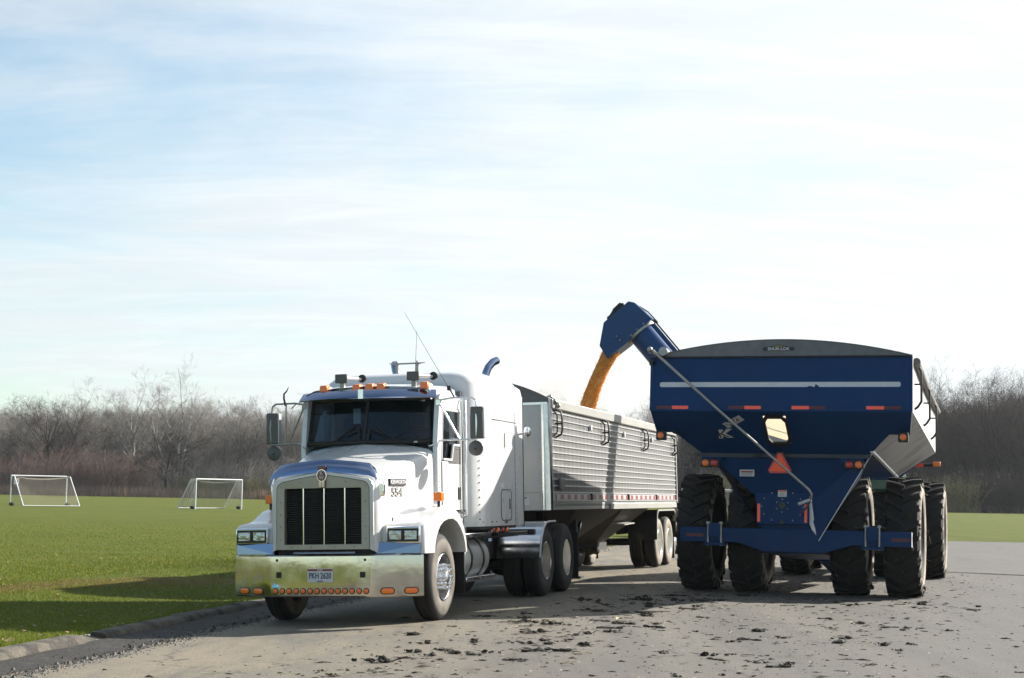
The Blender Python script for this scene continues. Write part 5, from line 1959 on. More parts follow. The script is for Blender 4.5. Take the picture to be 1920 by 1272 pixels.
dk = text('maker_decal', 'K', .30, PAPER, cart, on_slope(-.98, 2.42, rad(8), .0072), .0008, .020, shear=.25)
text('decal_letter', 'K', .30, INK, dk, Matrix.Translation((0, 0, .002)), .0008, -.002)
dk2 = text('maker_decal', 'INZE', .17, PAPER, cart, on_slope(-.78, 2.575, rad(40), .0072), .0008, .014, shear=.2)
text('decal_letter', 'INZE', .17, INK, dk2, Matrix.Translation((0, 0, .002)), .0008, -.002)
# tarp: end caps, bows, cover with rolled edge
def bow(x):
    return ZT + .255 * (1 - ((x - (XL + XR) / 2) / ((XR - XL) / 2)) ** 2)


bx = [XL + (XR - XL) * k / 24 for k in range(25)]
for y0 in (YR - .004, YF - .03):
    cap = C_(MB().prism([(XL, ZT + .004)] + [(x, bow(x) + .005) for x in bx[1:-1]] + [(XR, ZT + .004)], 'y', y0, y0 + .02), 'tarp_end_cap', TARP)
    if y0 < 0:
        tb = MB()
        tb.tube([(x, y0 + .01, bow(x) + .008) for x in bx], .014, 6)
        tb.build('bow', GREYP, cap, smooth=50)
C_(MB().tube([(XL + .01, YR - .015, ZT - .0), (XR - .01, YR - .015, ZT - .0)], .014, 6), 'top_rim', INK)
for k in range(1, 5):
    y0 = YR + (YF - YR) * k / 5
    C_(MB().tube([(x, y0, bow(x)) for x in bx], .02, 6), 'tarp_bow', STEEL, smooth=50)
rl = MB()
path = []
for k in range(15):
    y0 = YR + .25 + (YF - YR - .2) * k / 14
    path.append((XR + .045, y0, ZT - .05 - .05 * math.sin(math.pi * k / 14)))
rl.tube(path, [.055 + .006 * rnd.uniform(-1, 1) for _ in path], 9)
C_(rl, 'rolled_tarp', mat('dusty_tarp_roll', (0.24, 0.23, 0.21), 0.85, var=.25, vs=6), smooth=50)
# badge
bdg = C_(MB().prism([(-.30 + .0, 3.665), (-.27, 3.64), (.17, 3.64), (.20, 3.665), (.17, 3.695), (.10, 3.70), (-.05, 3.735), (-.20, 3.70), (-.27, 3.695)], 'y', YR - .016, YR - .006), 'tarp_badge', mat('badge_grey', (0.03, 0.03, 0.028), .5))
MB().prism([(-.16, 3.700), (-.05, 3.727), (.06, 3.700), (-.05, 3.694)], 'y', YR - .0185, YR - .0165).build('badge_panel', YELLOWP, bdg)
text('badge_lettering', 'SHUR-LOK', .062, PAPER, bdg, face_y(-.05, YR - .0175, 3.666), .001, .0012, sx=1.12)
# crank rod across the back
ROD = [(-1.98, -2.72, 3.64), (-1.0, -2.68, 2.77), (.42, -2.6, 1.54), (.46, -2.58, 1.47), (.43, -2.45, 1.38), (.3, -1.9, 1.30), (.16, -1.36, 1.25)]
C_(MB().tube(ROD, [.024, .021, .019, .018, .017, .017, .017], 8), 'crank_rod', STEEL, smooth=50)
C_(MB().tube([(.25, -2.42, 1.33), (.44, -2.47, 1.40)], .024, 8), 'crank_grip', GREYL, smooth=50)
q = MB().ball((-2.02, -2.75, 3.655), .045)
q.tube([(-2.03, -2.72, 3.62), (-1.90, -2.6, 3.60), (-1.85, -2.5, 3.58)], .025, 7)
q.tube([(-1.82, -2.72, 3.63), (-1.82, -2.5, 3.63)], .07, 12)
C_(q, 'crank_joint', STEEL, smooth=50)
C_(MB().box(-2.04, -1.98, -2.68, -2.6, 3.42, 3.50), 'crank_hook', INK)
# black step loops on the right side
for y in (-2.1, .35, 2.7):
    q = MB().tube([(XR, y, ZT - .02), (XR + .05, y, ZT - .06), (XR + .10, y, ZT - .16), (XR + .10, y, ZT - .62), (XR + .05, y, ZT - .70), (XR, y, ZT - .74)], .02, 7)
    q.tube([(XR, y, ZT - .36), (XR + .10, y, ZT - .36)], .014, 6)
    C_(q, 'step_loop', INK, smooth=50)
# grain inside, seen through the window
rows = []
for i in range(15):
    f_ = i / 14
    y0 = -1.74 + 5.4 * f_
    rows.append([(x * (.94 + .3 * f_), y0, max(2.32 + .1 * (y0 + 1.74), 2.37 + .26 * min(y0 + 1.74, 3.2) - .28 * (x + .13)) + .03 * mnoise.noise((x * 3, y0 * 3, 5))) for x in [-1.3 + 2.5 * k / 8 for k in range(9)]])
cg = MB().grid(rows).build('corn_load', mat('pale_corn_load', (0.60, 0.48, 0.32), 0.9, var=0.2, vs=30), smooth=60)
cg.matrix_world = CART_M
tag(cg, 'pale corn load seen through the small window of the blue cart', 'corn')

# unloading auger on the front left corner (part of the cart)
T2C = CART_M.inverted() @ TRAILER_M


def AP(x, z, y=YS):
    return T2C @ Vector((x, y, z))


tdir = Vector((.62, 0, -.785)).normalized()
jc = Vector((1.655, YS, 4.875))
au = MB().tube([T2C @ jc, T2C @ (jc + tdir * 3.9)], .275, 28)
auger = C_(au, 'unloading_auger', BLUEA, smooth=50)
perp = Vector((.785, 0, .62))
MB().bar(T2C @ (jc + perp * .30 - tdir * .0), T2C @ (jc + perp * .30 + tdir * 3.2), .10, .06).build('auger_rib', BLUEA, auger)
MB().tube([T2C @ (jc + perp * .36 - tdir * .05), T2C @ (jc + perp * .36 + tdir * 3.2)], .018, 6).build('hydraulic_line', INK, auger)
hoodp = [(.93, 5.09), (1.45, 5.50), (1.575, 5.47), (1.93, 5.12), (1.387, 4.645), (.985, 4.36), (.833, 4.62)]
hv = MB()
k = len(hoodp)
A_ = [AP(x, z, YS - .28) for x, z in hoodp]
B_ = [AP(x, z, YS + .28) for x, z in hoodp]
# open mouth between the last two points
hv.add(A_ + B_, [tuple(range(k))[::-1], tuple(range(k, 2 * k))] + [(i, (i + 1) % k, (i + 1) % k + k, i + k) for i in range(k) if i not in (k - 2,)])
ah = hv.build('spout_hood', BLUEA, auger)
MB().tube([T2C @ (jc - tdir * .02), T2C @ (jc + tdir * .03)], .335, 28).build('flange', STEEL, ah, smooth=40)
bl = MB()
for x, z in ((1.19, 4.80), (1.26, 4.72), (1.62, 4.92), (1.49, 4.81), (1.75, 5.03)):
    bl.ball(AP(x, z, YS - .285), .014, 6, 4)
bl.build('bolts', GREYL, ah)
q = MB()
q.bar(AP(1.02, 5.24), AP(1.26, 5.43), .10, .05)
q.bar(AP(1.08, 5.36), AP(1.24, 5.50), .06, .05)
q.bar(AP(1.02, 5.24), AP(1.10, 5.36), .07, .05)
q.bar(AP(1.22, 5.40), AP(1.26, 5.50), .07, .05)
q.ball(AP(.99, 5.21), .05)
q.ball(AP(1.27, 5.46), .05)
q.build('spout_cylinder', INK, ah)
MB().tube([AP(1.62, 5.42), AP(1.8, 5.3), AP(2.0, 5.07)], .014, 5).build('hose', STRAW, ah)
# base of the auger on the cart
C_(MB().tube([T2C @ (jc + tdir * 3.7), T2C @ (jc + tdir * 4.2) + Vector((.3, -.2, -.2)), Vector((-.2, 3.4, 1.1))], .3, 20), 'auger_base', BLUE, smooth=50)
C_(MB().bar((0, 3.3, .7), (0, 5.6, .5), .22, .2), 'drawbar', BLUE)
C_(MB().box(-.5, .5, -1.1, 3.4, .62, .80), 'underframe', BLUE)

# ------------------------------------------------------------------ the tractor ahead of the cart
tractor = thing('farm_tractor', 'green farm tractor with dual wheels mostly hidden ahead of the blue cart', 'tractor', TRACTOR_M)
rt_r, rt_l = rim_mesh(1, RIMY), rim_mesh(-1, RIMY)
for x in (-1.74, -.92, .92, 1.74):
    big_wheel(tractor, x, 6.62, RC, 1, rt_r if x > 0 else rt_l, rnd.uniform(0, 3), 1.0)
for x in (-.95, .95):
    big_wheel(tractor, x, 9.5, RC, 1, rt_r if x > 0 else rt_l, rnd.uniform(0, 3), .76)
D_ = lambda mb, n, m, **k: mb.build(n, m, tractor, **k)
D_(MB().tube([(-1.9, 6.62, RC), (1.9, 6.62, RC)], .13, 12), 'axle', FRAME)
D_(MB().tube([(-.95, 9.5, .73), (.95, 9.5, .73)], .1, 10), 'axle', FRAME)
D_(MB().box(-.35, .35, 5.9, 10, .6, 1.1), 'transmission', FRAME)
D_(MB().prism([(7.9, 1.1), (10.3, 1.05), (10.4, 1.6), (10.1, 1.95), (7.9, 2.1)], 'x', -.42, .42), 'bonnet', GREENM, bevel=.05)
cb = D_(MB().prism([(6.3, 1.2), (7.9, 1.2), (7.85, 2.75), (6.4, 2.75)], 'x', -.75, .75), 'cab', mat('cab_dark_glass', (.02, .03, .03), .05), bevel=.04)
MB().box(-.85, .85, 6.2, 8.0, 2.76, 2.95).build('cab_roof', GREENM, cb, bevel=.06)
for s in (1, -1):
    D_(MB().prism([(5.75, 1.75), (5.95, 2.02), (6.6, 2.12), (7.2, 2.0), (7.2, 1.9), (6.6, 2.02), (5.98, 1.92), (5.8, 1.7)], 'x', s * .62, s * 1.24), 'fender', GREENM, bevel=.02)
    a_ = D_(MB().tube([(s * 1.05, 6.3, 2.10), (s * 1.25, 6.3, 2.19), (s * 1.5, 6.3, 2.245), (s * 1.8, 6.3, 2.26)], .035, 8), 'lamp_arm', BLACK, smooth=50)
    MB().bar((s * 1.40, 6.26, 2.235), (s * 1.62, 6.26, 2.26), .03, .075).build('arm_reflector', REFL, a_)
    MB().box(*sorted((s * 1.80, s * 1.95)), 6.25, 6.35, 2.225, 2.32).build('arm_lamp', AMBERO, a_, bevel=.02)
    D_(MB().ball((s * 1.12, 6.15, 2.10), .14, 12, 8, (1.2, .8, .8)), 'fender_lamp', PALEG, smooth=60)

# ------------------------------------------------------------------ soccer goals
def goal(name_label, org, yaw, netm, D, sign=False):
    """local: posts at x=0 and x=W on y=0, legs run to y=-D (D may be negative)"""
    W, H = 3.8, 1.97
    M_ = Matrix.Translation(org) @ Matrix.Rotation(rad(yaw), 4, 'Z')
    g = thing('soccer_goal', name_label, 'goal', M_, 'soccer goals on the grass field')
    r = .045
    MB().tube([(0, 0, H), (W, 0, H)], r, 8).build('crossbar', POSTW, g, smooth=50)
    for x in (0, W):
        MB().tube([(x, 0, 0.0), (x, 0, H)], r, 8).build('post', POSTW, g, smooth=50)
        MB().tube([(x, 0, H - .03), (x, -.55, H - .03), (x, -D, 0.04)], .035, 8).build('leg', POSTW, g, smooth=50)
        b = MB().ball((x, -.28, .12), .16, 8, 5, (1.2, 1, .75))
        b.build('ballast_bag', SANDB, g)
    MB().tube([(0, -D, .05), (W, -D, .05)], .03, 6).build('ground_bar', POSTW, g)
    nv = MB()
    th = .0065

    def sag(u, v):
        """net surface: v from front top (0) to back bottom (1)"""
        y = -.45 * min(1, v * 3) if v < .33 else -.45 - (D - .5) * (v - .33) / .67
        z = H - .06 - (.10 * math.sin(math.pi * u) if v < .5 else 0) if v < .33 else (H - .06) * (1 - (v - .33) / .67) ** .8
        return (W * u, y, max(.03, z - .12 * math.sin(math.pi * u) * math.sin(math.pi * v)))
    n1, n2 = 28, 18
    P = [[Vector(sag(i / n1, j / n2)) for i in range(n1 + 1)] for j in range(n2 + 1)]
    for j in range(n2):
        for i in range(n1):
            for a, b in ((P[j][i], P[j + 1][i + 1]), (P[j][i + 1], P[j + 1][i])):
                nv.tube([a, b], th, 3, False)
    for x in (0, W):
        Q = [[Vector((x, -(.10 + (.45 + (D - .55) * (1 - j / 8)) * i / 6), (H - .1) * j / 8 + .03)) for i in range(7)] for j in range(9)]
        for j in range(8):
            for i in range(6):
                for a, b in ((Q[j][i], Q[j + 1][i + 1]), (Q[j][i + 1], Q[j + 1][i])):
                    nv.tube([a, b], th, 3, False)
    nv.build('net', netm, g)
    if sign:
        s = MB().box(.16, .50, -.09, -.07, 1.40, 1.80).build('number_sign', POSTW, g)
        text('sign_number', '9', .34, PLATEB, s, face_y(.33, -.092, 1.57), .001, .006)
    return g


goal('white soccer goal turned net side to the road, number sign on its post', (-32.6, 105.2, 0), 38, NET, 2.3, True)
goal('white soccer goal with open front and white net, nearer the truck', (-17.95, 108.0, 0), 228, NETW, 1.9)

goal('white soccer goal glimpsed between the cart wheels and the hopper', (12.6, 117.0, 0), 4, NETW, 1.9)

# ------------------------------------------------------------------ bottle on the kerb grass
bt_ = thing('plastic_bottle', 'blue plastic bottle lying on the grass beside the kerb', 'bottle', Matrix.Translation((-5.49, 16.95, road_z(-4.7, 16.9) + .15)) @ Matrix.Rotation(rad(-6), 4, 'Z'))
MB().lathe([(-.14, .02), (-.135, .045), (.06, .05), (.10, .042), (.125, .022), (.15, .02), (.151, 0)], 'x', n=18).build('body', BOTTLE, bt_, smooth=50)
MB().lathe([(.148, .024), (.175, .024), (.176, 0)], 'x', n=14).build('cap', PAPER, bt_, smooth=40)

# ------------------------------------------------------------------ mud clods and husks on the road
CART_I = CART_M.inverted()


def clod_mesh(seed, flat):
    r = random.Random(seed)
    m_ = MB()
    nb = r.randint(4, 9)
    for b in range(nb):
        c = Vector((r.gauss(0, .45), r.gauss(0, .2), r.uniform(.02, .2) * flat))
        rows_ = []
        rad_ = r.uniform(.10, .34)
        for i in range(5):
            a = math.pi * i / 4 - math.pi / 2
            row = []
            for j in range(7):
                t_ = 2 * math.pi * j / 7
                d = Vector((math.cos(a) * math.cos(t_), math.cos(a) * math.sin(t_), math.sin(a)))
                k = rad_ * (1 + 1.0 * mnoise.noise(d * 2.6 + Vector((seed, b * 3, 0))))
                row.append((c.x + d.x * k, c.y + d.y * k * .75, max(-.02, c.z + d.z * k * flat)))
            rows_.append(row)
        m_.grid(rows_, True)
    for b in range(r.randint(6, 14)):
        p = Vector((r.uniform(-.8, .8), r.uniform(-.4, .4), r.uniform(.0, .2) * flat))
        q = p + Vector((r.uniform(-.7, .7), r.uniform(-.4, .4), r.uniform(-.05, .4) * flat))
        m_.tube([p, (p + q) / 2 + Vector((0, 0, .06)), q], [.035, .03, .008], 3)
    return m_.mesh('mud_clod', MUD, 80)


CL = [clod_mesh(i * 7 + 3, rnd.choice((.4, .5, .6, .8))) for i in range(14)]


def husk_mesh(seed):
    r = random.Random(seed)
    rows_ = []
    n = 6
    c = r.uniform(.1, .5)
    for i in range(n):
        f_ = i / (n - 1)
        w = .22 * math.sin(math.pi * (f_ * .85 + .1)) + .01
        z = .04 + c * (math.sin(math.pi * f_) * .5 + .25 * mnoise.noise((f_ * 3, seed, 0)))
        rows_.append([((f_ - .5) * 1.8, .3 * mnoise.noise((f_ * 2, seed, 3)) + w * s_, max(0.01, z + .14 * abs(s_) * r.uniform(.4, 1.2))) for s_ in (-1, 0, 1)])
    m_ = MB().grid(rows_)
    return m_


HK = []
for i in range(6):
    h_ = husk_mesh(i * 5 + 1)
    HK.append(h_.mesh('corn_husk', HUSK, 60))


def road_pt(lx, ly):
    p = CART_M @ Vector((lx, ly, 0))
    return Vector((p.x, p.y, road_z(p.x, p.y) + .003))


def put(name, me, p, sx, sz, rot, label, cat, group):
    o = bpy.data.objects.new(name, me)
    COL.objects.link(o)
    o.location = p
    o.rotation_euler = (0, 0, rot)
    o.scale = (sx, sx, sz)
    return tag(o, label, cat, group)


def clear_of_wheels(p):
    q = CART_I @ p
    return not (-2.1 < q.x < 2.1 and -1.0 < q.y < 1.0)


CZ = [(lambda x, y: y > -4.5 and x < -.4, 'dark mud clod in the cart shadow near the left cart wheels', 'mud clods by the left cart wheels'),
      (lambda x, y: y > -4.5, 'dark mud clod just behind the right cart wheels', 'mud clods by the right cart wheels'),
      (lambda x, y: y > -8.5 and x < -.4, 'dark mud clod in the left wheel track, level with the truck drive wheels', 'mud clods in the left track, middle'),
      (lambda x, y: y > -8.5, 'dark mud clod on the open road a few metres behind the right cart wheels', 'mud clods in the right track, middle'),
      (lambda x, y: x < -.4, 'dark mud clod in the left wheel track near the bottom edge', 'mud clods in the left track, near'),
      (lambda x, y: True, 'dark mud clod near the bottom edge, right of the left track', 'mud clods in the right track, near')]
cnt = 0
for i in range(288):
    k = rnd.random()
    ly = -1.0 - 13.5 * rnd.random() ** 1.15
    if k < .52:
        lx = rnd.gauss(-1.35 + .035 * ly, .62)
        big = 1.0
    elif k < .83:
        lx = rnd.gauss(1.25, .85)
        big = .85
    else:
        lx = rnd.uniform(-3.4, 4.6)
        big = .5
    p = road_pt(lx, ly)
    if not clear_of_wheels(p):
        continue
    s = big * min(.15, .04 + .05 * rnd.expovariate(1.0))
    put('mud_clod', rnd.choice(CL), p, s, s * rnd.uniform(.5, 1.0), rnd.choice((0, math.pi)) + rnd.gauss(-.2, .5),
        *[(c_[1], 'clod', c_[2]) for c_ in CZ if c_[0](lx, ly)][0])
for (u, lx, ly, s) in []:
    pass
# the big ones one can pick out
for lx, ly, s, a, lb in ((-3.05, -9.9, .12, .1, 'two-part dark mud clod lying nearest the bottom edge in front of the truck wheel'),
                         (-1.0, -11.2, .22, -.25, 'largest long dark mud clod near the bottom edge of the road'),
                         (-1.75, -9.3, .14, .3, 'broad crumbly mud clod in the left wheel track of the cart'),
                         (.55, -9.0, .14, -.3, 'long dark mud clod in the middle of the road behind the cart'),
                         (3.6, -9.4, .10, .2, 'single mud clod lying far to the right on the grey road')):
    put('mud_clod', CL[int(abs(lx * 10)) % 14], road_pt(lx, ly), s, s * .75, a, lb, 'clod', None)
for i in range(34):
    lx, ly = rnd.gauss(.4, 1.6), rnd.uniform(-13.5, 2.5)
    p = road_pt(lx, ly)
    if not clear_of_wheels(p):
        continue
    s = rnd.uniform(.03, .075)
    put('corn_husk', rnd.choice(HK), p, s, s, rnd.uniform(-1, 1), 'small pale scrap of corn husk on the road', 'husk', 'corn husk scraps on the road')
put('corn_husk', HK[2], road_pt(-1.33, -7.2), .11, .16, 1.2, 'largest pale curled corn husk standing among the mud clods', 'husk', None)

crumbs = MB()
for i in range(2800):
    k = rnd.random()
    ly = 9 - 24 * rnd.random()
    lx = rnd.gauss(-1.35 + .03 * ly, .75) if k < .5 else (rnd.gauss(1.2, 1.0) if k < .8 else rnd.uniform(-4.5, 6))
    p = road_pt(lx, ly)
    s = .005 + .026 * rnd.random() ** 3
    an = rnd.uniform(0, 6.28)
    e = 1 + 2.6 * rnd.random() ** 2
    an = rnd.gauss(0, .6)
    crumbs.add([(p.x + s * e * math.cos(an), p.y + s * e * math.sin(an), p.z - .002), (p.x + s * math.cos(an + 2.1), p.y + s * math.sin(an + 2.1), p.z - .002),
                (p.x + s * e * math.cos(an + 3.2), p.y + s * e * math.sin(an + 3.2), p.z - .002), (p.x + s * math.cos(an + 4.5), p.y + s * math.sin(an + 4.5), p.z - .002), (p.x + s * rnd.uniform(-.5, .5), p.y, p.z + s * rnd.uniform(.2, .6))],
               [(0, 1, 4), (1, 2, 4), (2, 3, 4), (3, 0, 4)])
tag(crumbs.build('mud_crumbs', MUD), kind='stuff')
fl = MB()
for i in range(900):
    lx, ly = rnd.gauss(.1, 1.9), rnd.uniform(-14, 8)
    p = road_pt(lx, ly)
    s = rnd.uniform(.008, .028)
    an = rnd.gauss(0, .6)
    w = s * rnd.uniform(.12, .4)
    dx, dy = math.cos(an), math.sin(an)
    fl.add([(p.x - dx * s, p.y - dy * s, p.z + .002), (p.x - dy * w, p.y + dx * w, p.z + .008), (p.x + dx * s, p.y + dy * s, p.z + .003), (p.x + dy * w, p.y - dx * w, p.z + .004)], [(0, 1, 2), (0, 2, 3)])
tag(fl.build('straw_scraps', HUSK), kind='stuff')
# gravel, leaves and mud in the gutter
gv = MB()
gl = MB()
for i in range(15000):
    y = 9 + 26 * rnd.random() ** 1.2
    pale = rnd.random() < .45
    o = max(.03, .62 + rnd.gauss(.06, .13) if pale else rnd.uniform(0, .75))
    kx = kerb_x(y) + .03 + o
    z = road_z(kx, y)
    s = rnd.uniform(.004, .017) * (2.4 if rnd.random() < .05 else 1)
    an = rnd.uniform(0, 6.28)
    tgt = gl if pale else gv
    tgt.add([(kx + s * math.cos(an + t_), y + s * math.sin(an + t_), z - .003) for t_ in (0, 1.7, 3.0, 4.6)] + [(kx + s * .2, y, z + s * .9)], [(0, 1, 4), (1, 2, 4), (2, 3, 4), (3, 0, 4)])
tag(gv.build('gutter_dirt', MUD), kind='stuff')
tag(gl.build('gutter_gravel', mat('pale_gravel', (.20, .185, .165), .9, var=.4, vs=60)), kind='stuff')
rows = []
for i in range(60):
    y = 8 + 32 * i / 59
    kx = kerb_x(y)
    w = .62 + .22 * mnoise.noise((y * .6, 2, 0)) + .10 * mnoise.noise((y * 2.2, 7, 0))
    rows.append([(kx + .02, y, road_z(kx, y) + .045 + .05 * mnoise.noise((y * 1.7, 1, 1))), (kx + w * .4, y, road_z(kx + w * .4, y) + .022 + .015 * mnoise.noise((y * 3, 1, 5))),
                 (kx + w * .8, y, road_z(kx + w * .8, y) + .010), (kx + w * 1.1, y, road_z(kx + w * 1.1, y) - .004)])
tag(MB().grid(rows).build('gutter_mud', mat('gutter_mud', (.026, .022, .018), .9, var=.6, vs=7, bump=1.0, bs=22, col2=(.10, .085, .062), c2s=5, c2lo=.52, c2hi=.7), smooth=60), kind='structure')
# damp streak at the far right of the road
rows = []
for i in range(26):
    f_ = i / 25
    cx_, cy_ = 8.9 + 5.5 * f_, 35.6 - 3.4 * f_
    w = (.20 + .16 * mnoise.noise((f_ * 9, 4, 0))) * min(1, f_ * 6, (1 - f_) * 5 + .05)
    k_ = .25 * mnoise.noise((f_ * 6, 9, 0))
    rows.append([(cx_, cy_ - w + k_, .004), (cx_ + .1, cy_ + w + k_, .004)])
tag(MB().grid(rows).build('wet_patch', mat('wet_asphalt', (.10, .10, .11), .12, var=.4, vs=1.5), None), kind='structure')

# ------------------------------------------------------------------ grass blades beside the kerb
def blade_mat():
    m = mat('grass_blades', (0.12, 0.16, 0.03), 0.8, spec=0.08)
    N, L, b = nd(m)
    g = N.new('ShaderNodeNewGeometry')
    r = N.new('ShaderNodeValToRGB')
    els = r.color_ramp.elements
    els[0].position, els[0].color = 0.0, (0.0847, 0.1213, 0.0082, 1)
    els[1].position, els[1].color = 1.0, (0.2386, 0.1725, 0.0439, 1)
    for p, c in ((.45, (0.140, 0.188, 0.024)), (.8, (0.20, 0.222, 0.04))):
        e = els.new(p)
        e.color = (*c, 1)
    L.new(g.outputs['Random Per Island'], r.inputs[0])
    L.new(r.outputs[0], b.inputs['Base Color'])
    tr = N.new('ShaderNodeBsdfTranslucent')
    L.new(r.outputs[0], tr.inputs[0])
    mx = N.new('ShaderNodeMixShader')
    mx.inputs[0].default_value = 0.25
    o = N['Material Output']
    L.new(b.outputs[0], mx.inputs[1])
    L.new(tr.outputs[0], mx.inputs[2])
    L.new(mx.outputs[0], o.inputs[0])
    return m


rng = np.random.default_rng(5)


def mesh_np(name, co, tris, m):
    me = bpy.data.meshes.new(name)
    me.vertices.add(len(co))
    me.vertices.foreach_set('co', np.ascontiguousarray(co, dtype=np.float32).ravel())
    n = len(tris)
    me.loops.add(n * 3)
    me.loops.foreach_set('vertex_index', np.ascontiguousarray(tris, dtype=np.int32).ravel())
    me.polygons.add(n)
    me.polygons.foreach_set('loop_start', np.arange(0, n * 3, 3, dtype=np.int32))
    me.polygons.foreach_set('loop_total', np.full(n, 3, dtype=np.int32))
    me.update(calc_edges=True)
    me.materials.append(m)
    o = bpy.data.objects.new(name, me)
    COL.objects.link(o)
    return o


KY = np.array([k[1] for k in KERB])
KX = np.array([k[0] for k in KERB])
N_ = 300000
dd = 11.5 + 75 * rng.random(N_) ** 2.7
dist = rng.random(N_)
kx = np.interp(dd, KY, KX) - .15
left = -0.345 * dd - 1.2
xx = kx - dist * np.maximum(.2, (kx - left))
keep = xx > left
dd, xx, kx = dd[keep], xx[keep], kx[keep]
n = len(dd)
off = kx - xx
zk = np.array([road_z(a, b) for a, b in zip(kx, dd)]) + .095
tt = np.clip((off - .2) / 4.8, 0, 1)
zz_ = zk * (1 - tt * tt * (3 - 2 * tt))
sc_ = np.clip(dd / 22, .7, 2.2)
hh = (.011 + .024 * rng.random(n)) * np.sqrt(sc_) * np.clip((85 - dd) / 55, .15, 1) * np.where(off < .25, 1.7, 1.0)
ww = (.003 + .0045 * rng.random(n)) * sc_
an = rng.random(n) * 2 * math.pi
ln = rng.normal(0, .6, (n, 2)) * hh[:, None]
co = np.zeros((n, 3, 3))
co[:, 0] = np.stack([xx - np.cos(an) * ww, dd - np.sin(an) * ww, zz_ - .01], 1)
co[:, 1] = np.stack([xx + np.cos(an) * ww, dd + np.sin(an) * ww, zz_ - .01], 1)
co[:, 2] = np.stack([xx + ln[:, 0], dd + ln[:, 1], zz_ + hh], 1)
bd_ = np.abs((xx + 7.6) * .849 - (dd - 24.2) * .528 + .5 * np.sin(xx * 1.7) + rng.normal(0, .32, n))
dry = (bd_ < .62) & (rng.random(n) < .93) & (dd < 33)
hh_k = np.repeat(dry, 3)
co[dry, 2, 2] = co[dry, 2, 2] * .55 + co[dry, 0, 2] * .45
for nm_, sel, m_ in (('grass_blades', ~dry, blade_mat()), ('dry_grass_blades', dry, mat('dry_blades', (.21, .125, .045), .9, var=.5, vs=2))):
    c_ = co[sel].reshape(-1, 3)
    tag(mesh_np(nm_, c_, np.arange(len(c_)).reshape(-1, 3), m_), kind='stuff')

lv = MB()
for i in range(700):
    y = 13 + 45 * rnd.random() ** 1.5
    kx_ = kerb_x(y) - .2
    x = kx_ - rnd.random() ** 1.5 * max(.3, kx_ + .345 * y + 1.0)
    s = rnd.uniform(.015, .045) * (1 if y < 30 else 1.4)
    z = (road_z(kx_, y) + .095) * (1 - sstep(.2, 5, kx_ - x)) + rnd.uniform(.025, .045)
    an = rnd.uniform(0, 6.28)
    lv.add([(x + s * math.cos(an), y + s * math.sin(an), z + rnd.uniform(-.01, .02)), (x - s * .5 * math.sin(an), y + s * .5 * math.cos(an), z), (x - s * math.cos(an), y - s * math.sin(an), z + rnd.uniform(-.01, .02)), (x + s * .5 * math.sin(an), y - s * .5 * math.cos(an), z)], [(0, 1, 2), (0, 2, 3)])
tag(lv.build('fallen_leaves', mat('dead_leaf', (.42, .29, .14), .8, var=.5, vs=3)), kind='stuff')

# ------------------------------------------------------------------ the bare woods
def bark(name, c, v=.35):
    return mat(name, c, .95, var=v, vs=1.2, spec=.1)


BARK = bark('grey_brown_bark', (0.14, 0.128, 0.116))
BARKD = bark('dark_bark', (0.0600, 0.0500, 0.0450))
BARKW = mat('pale_sycamore_bark', (0.12, 0.107, 0.093), .95, var=.3, vs=1.2, spec=.1, col2=(0.42, 0.405, 0.375), c2s=.35, c2lo=.48, c2hi=.58)
TWIG = bark('grey_twigs', (0.205, 0.19, 0.175))
TWIGD = bark('dark_twigs', (0.0850, 0.0700, 0.0640))
TWIGR = bark('russet_twigs', (0.205, 0.142, 0.122))
TWIGO = bark('olive_twigs', (0.1728, 0.1620, 0.0720))
TWIGT = bark('tan_stems', (0.3096, 0.2232, 0.1656))


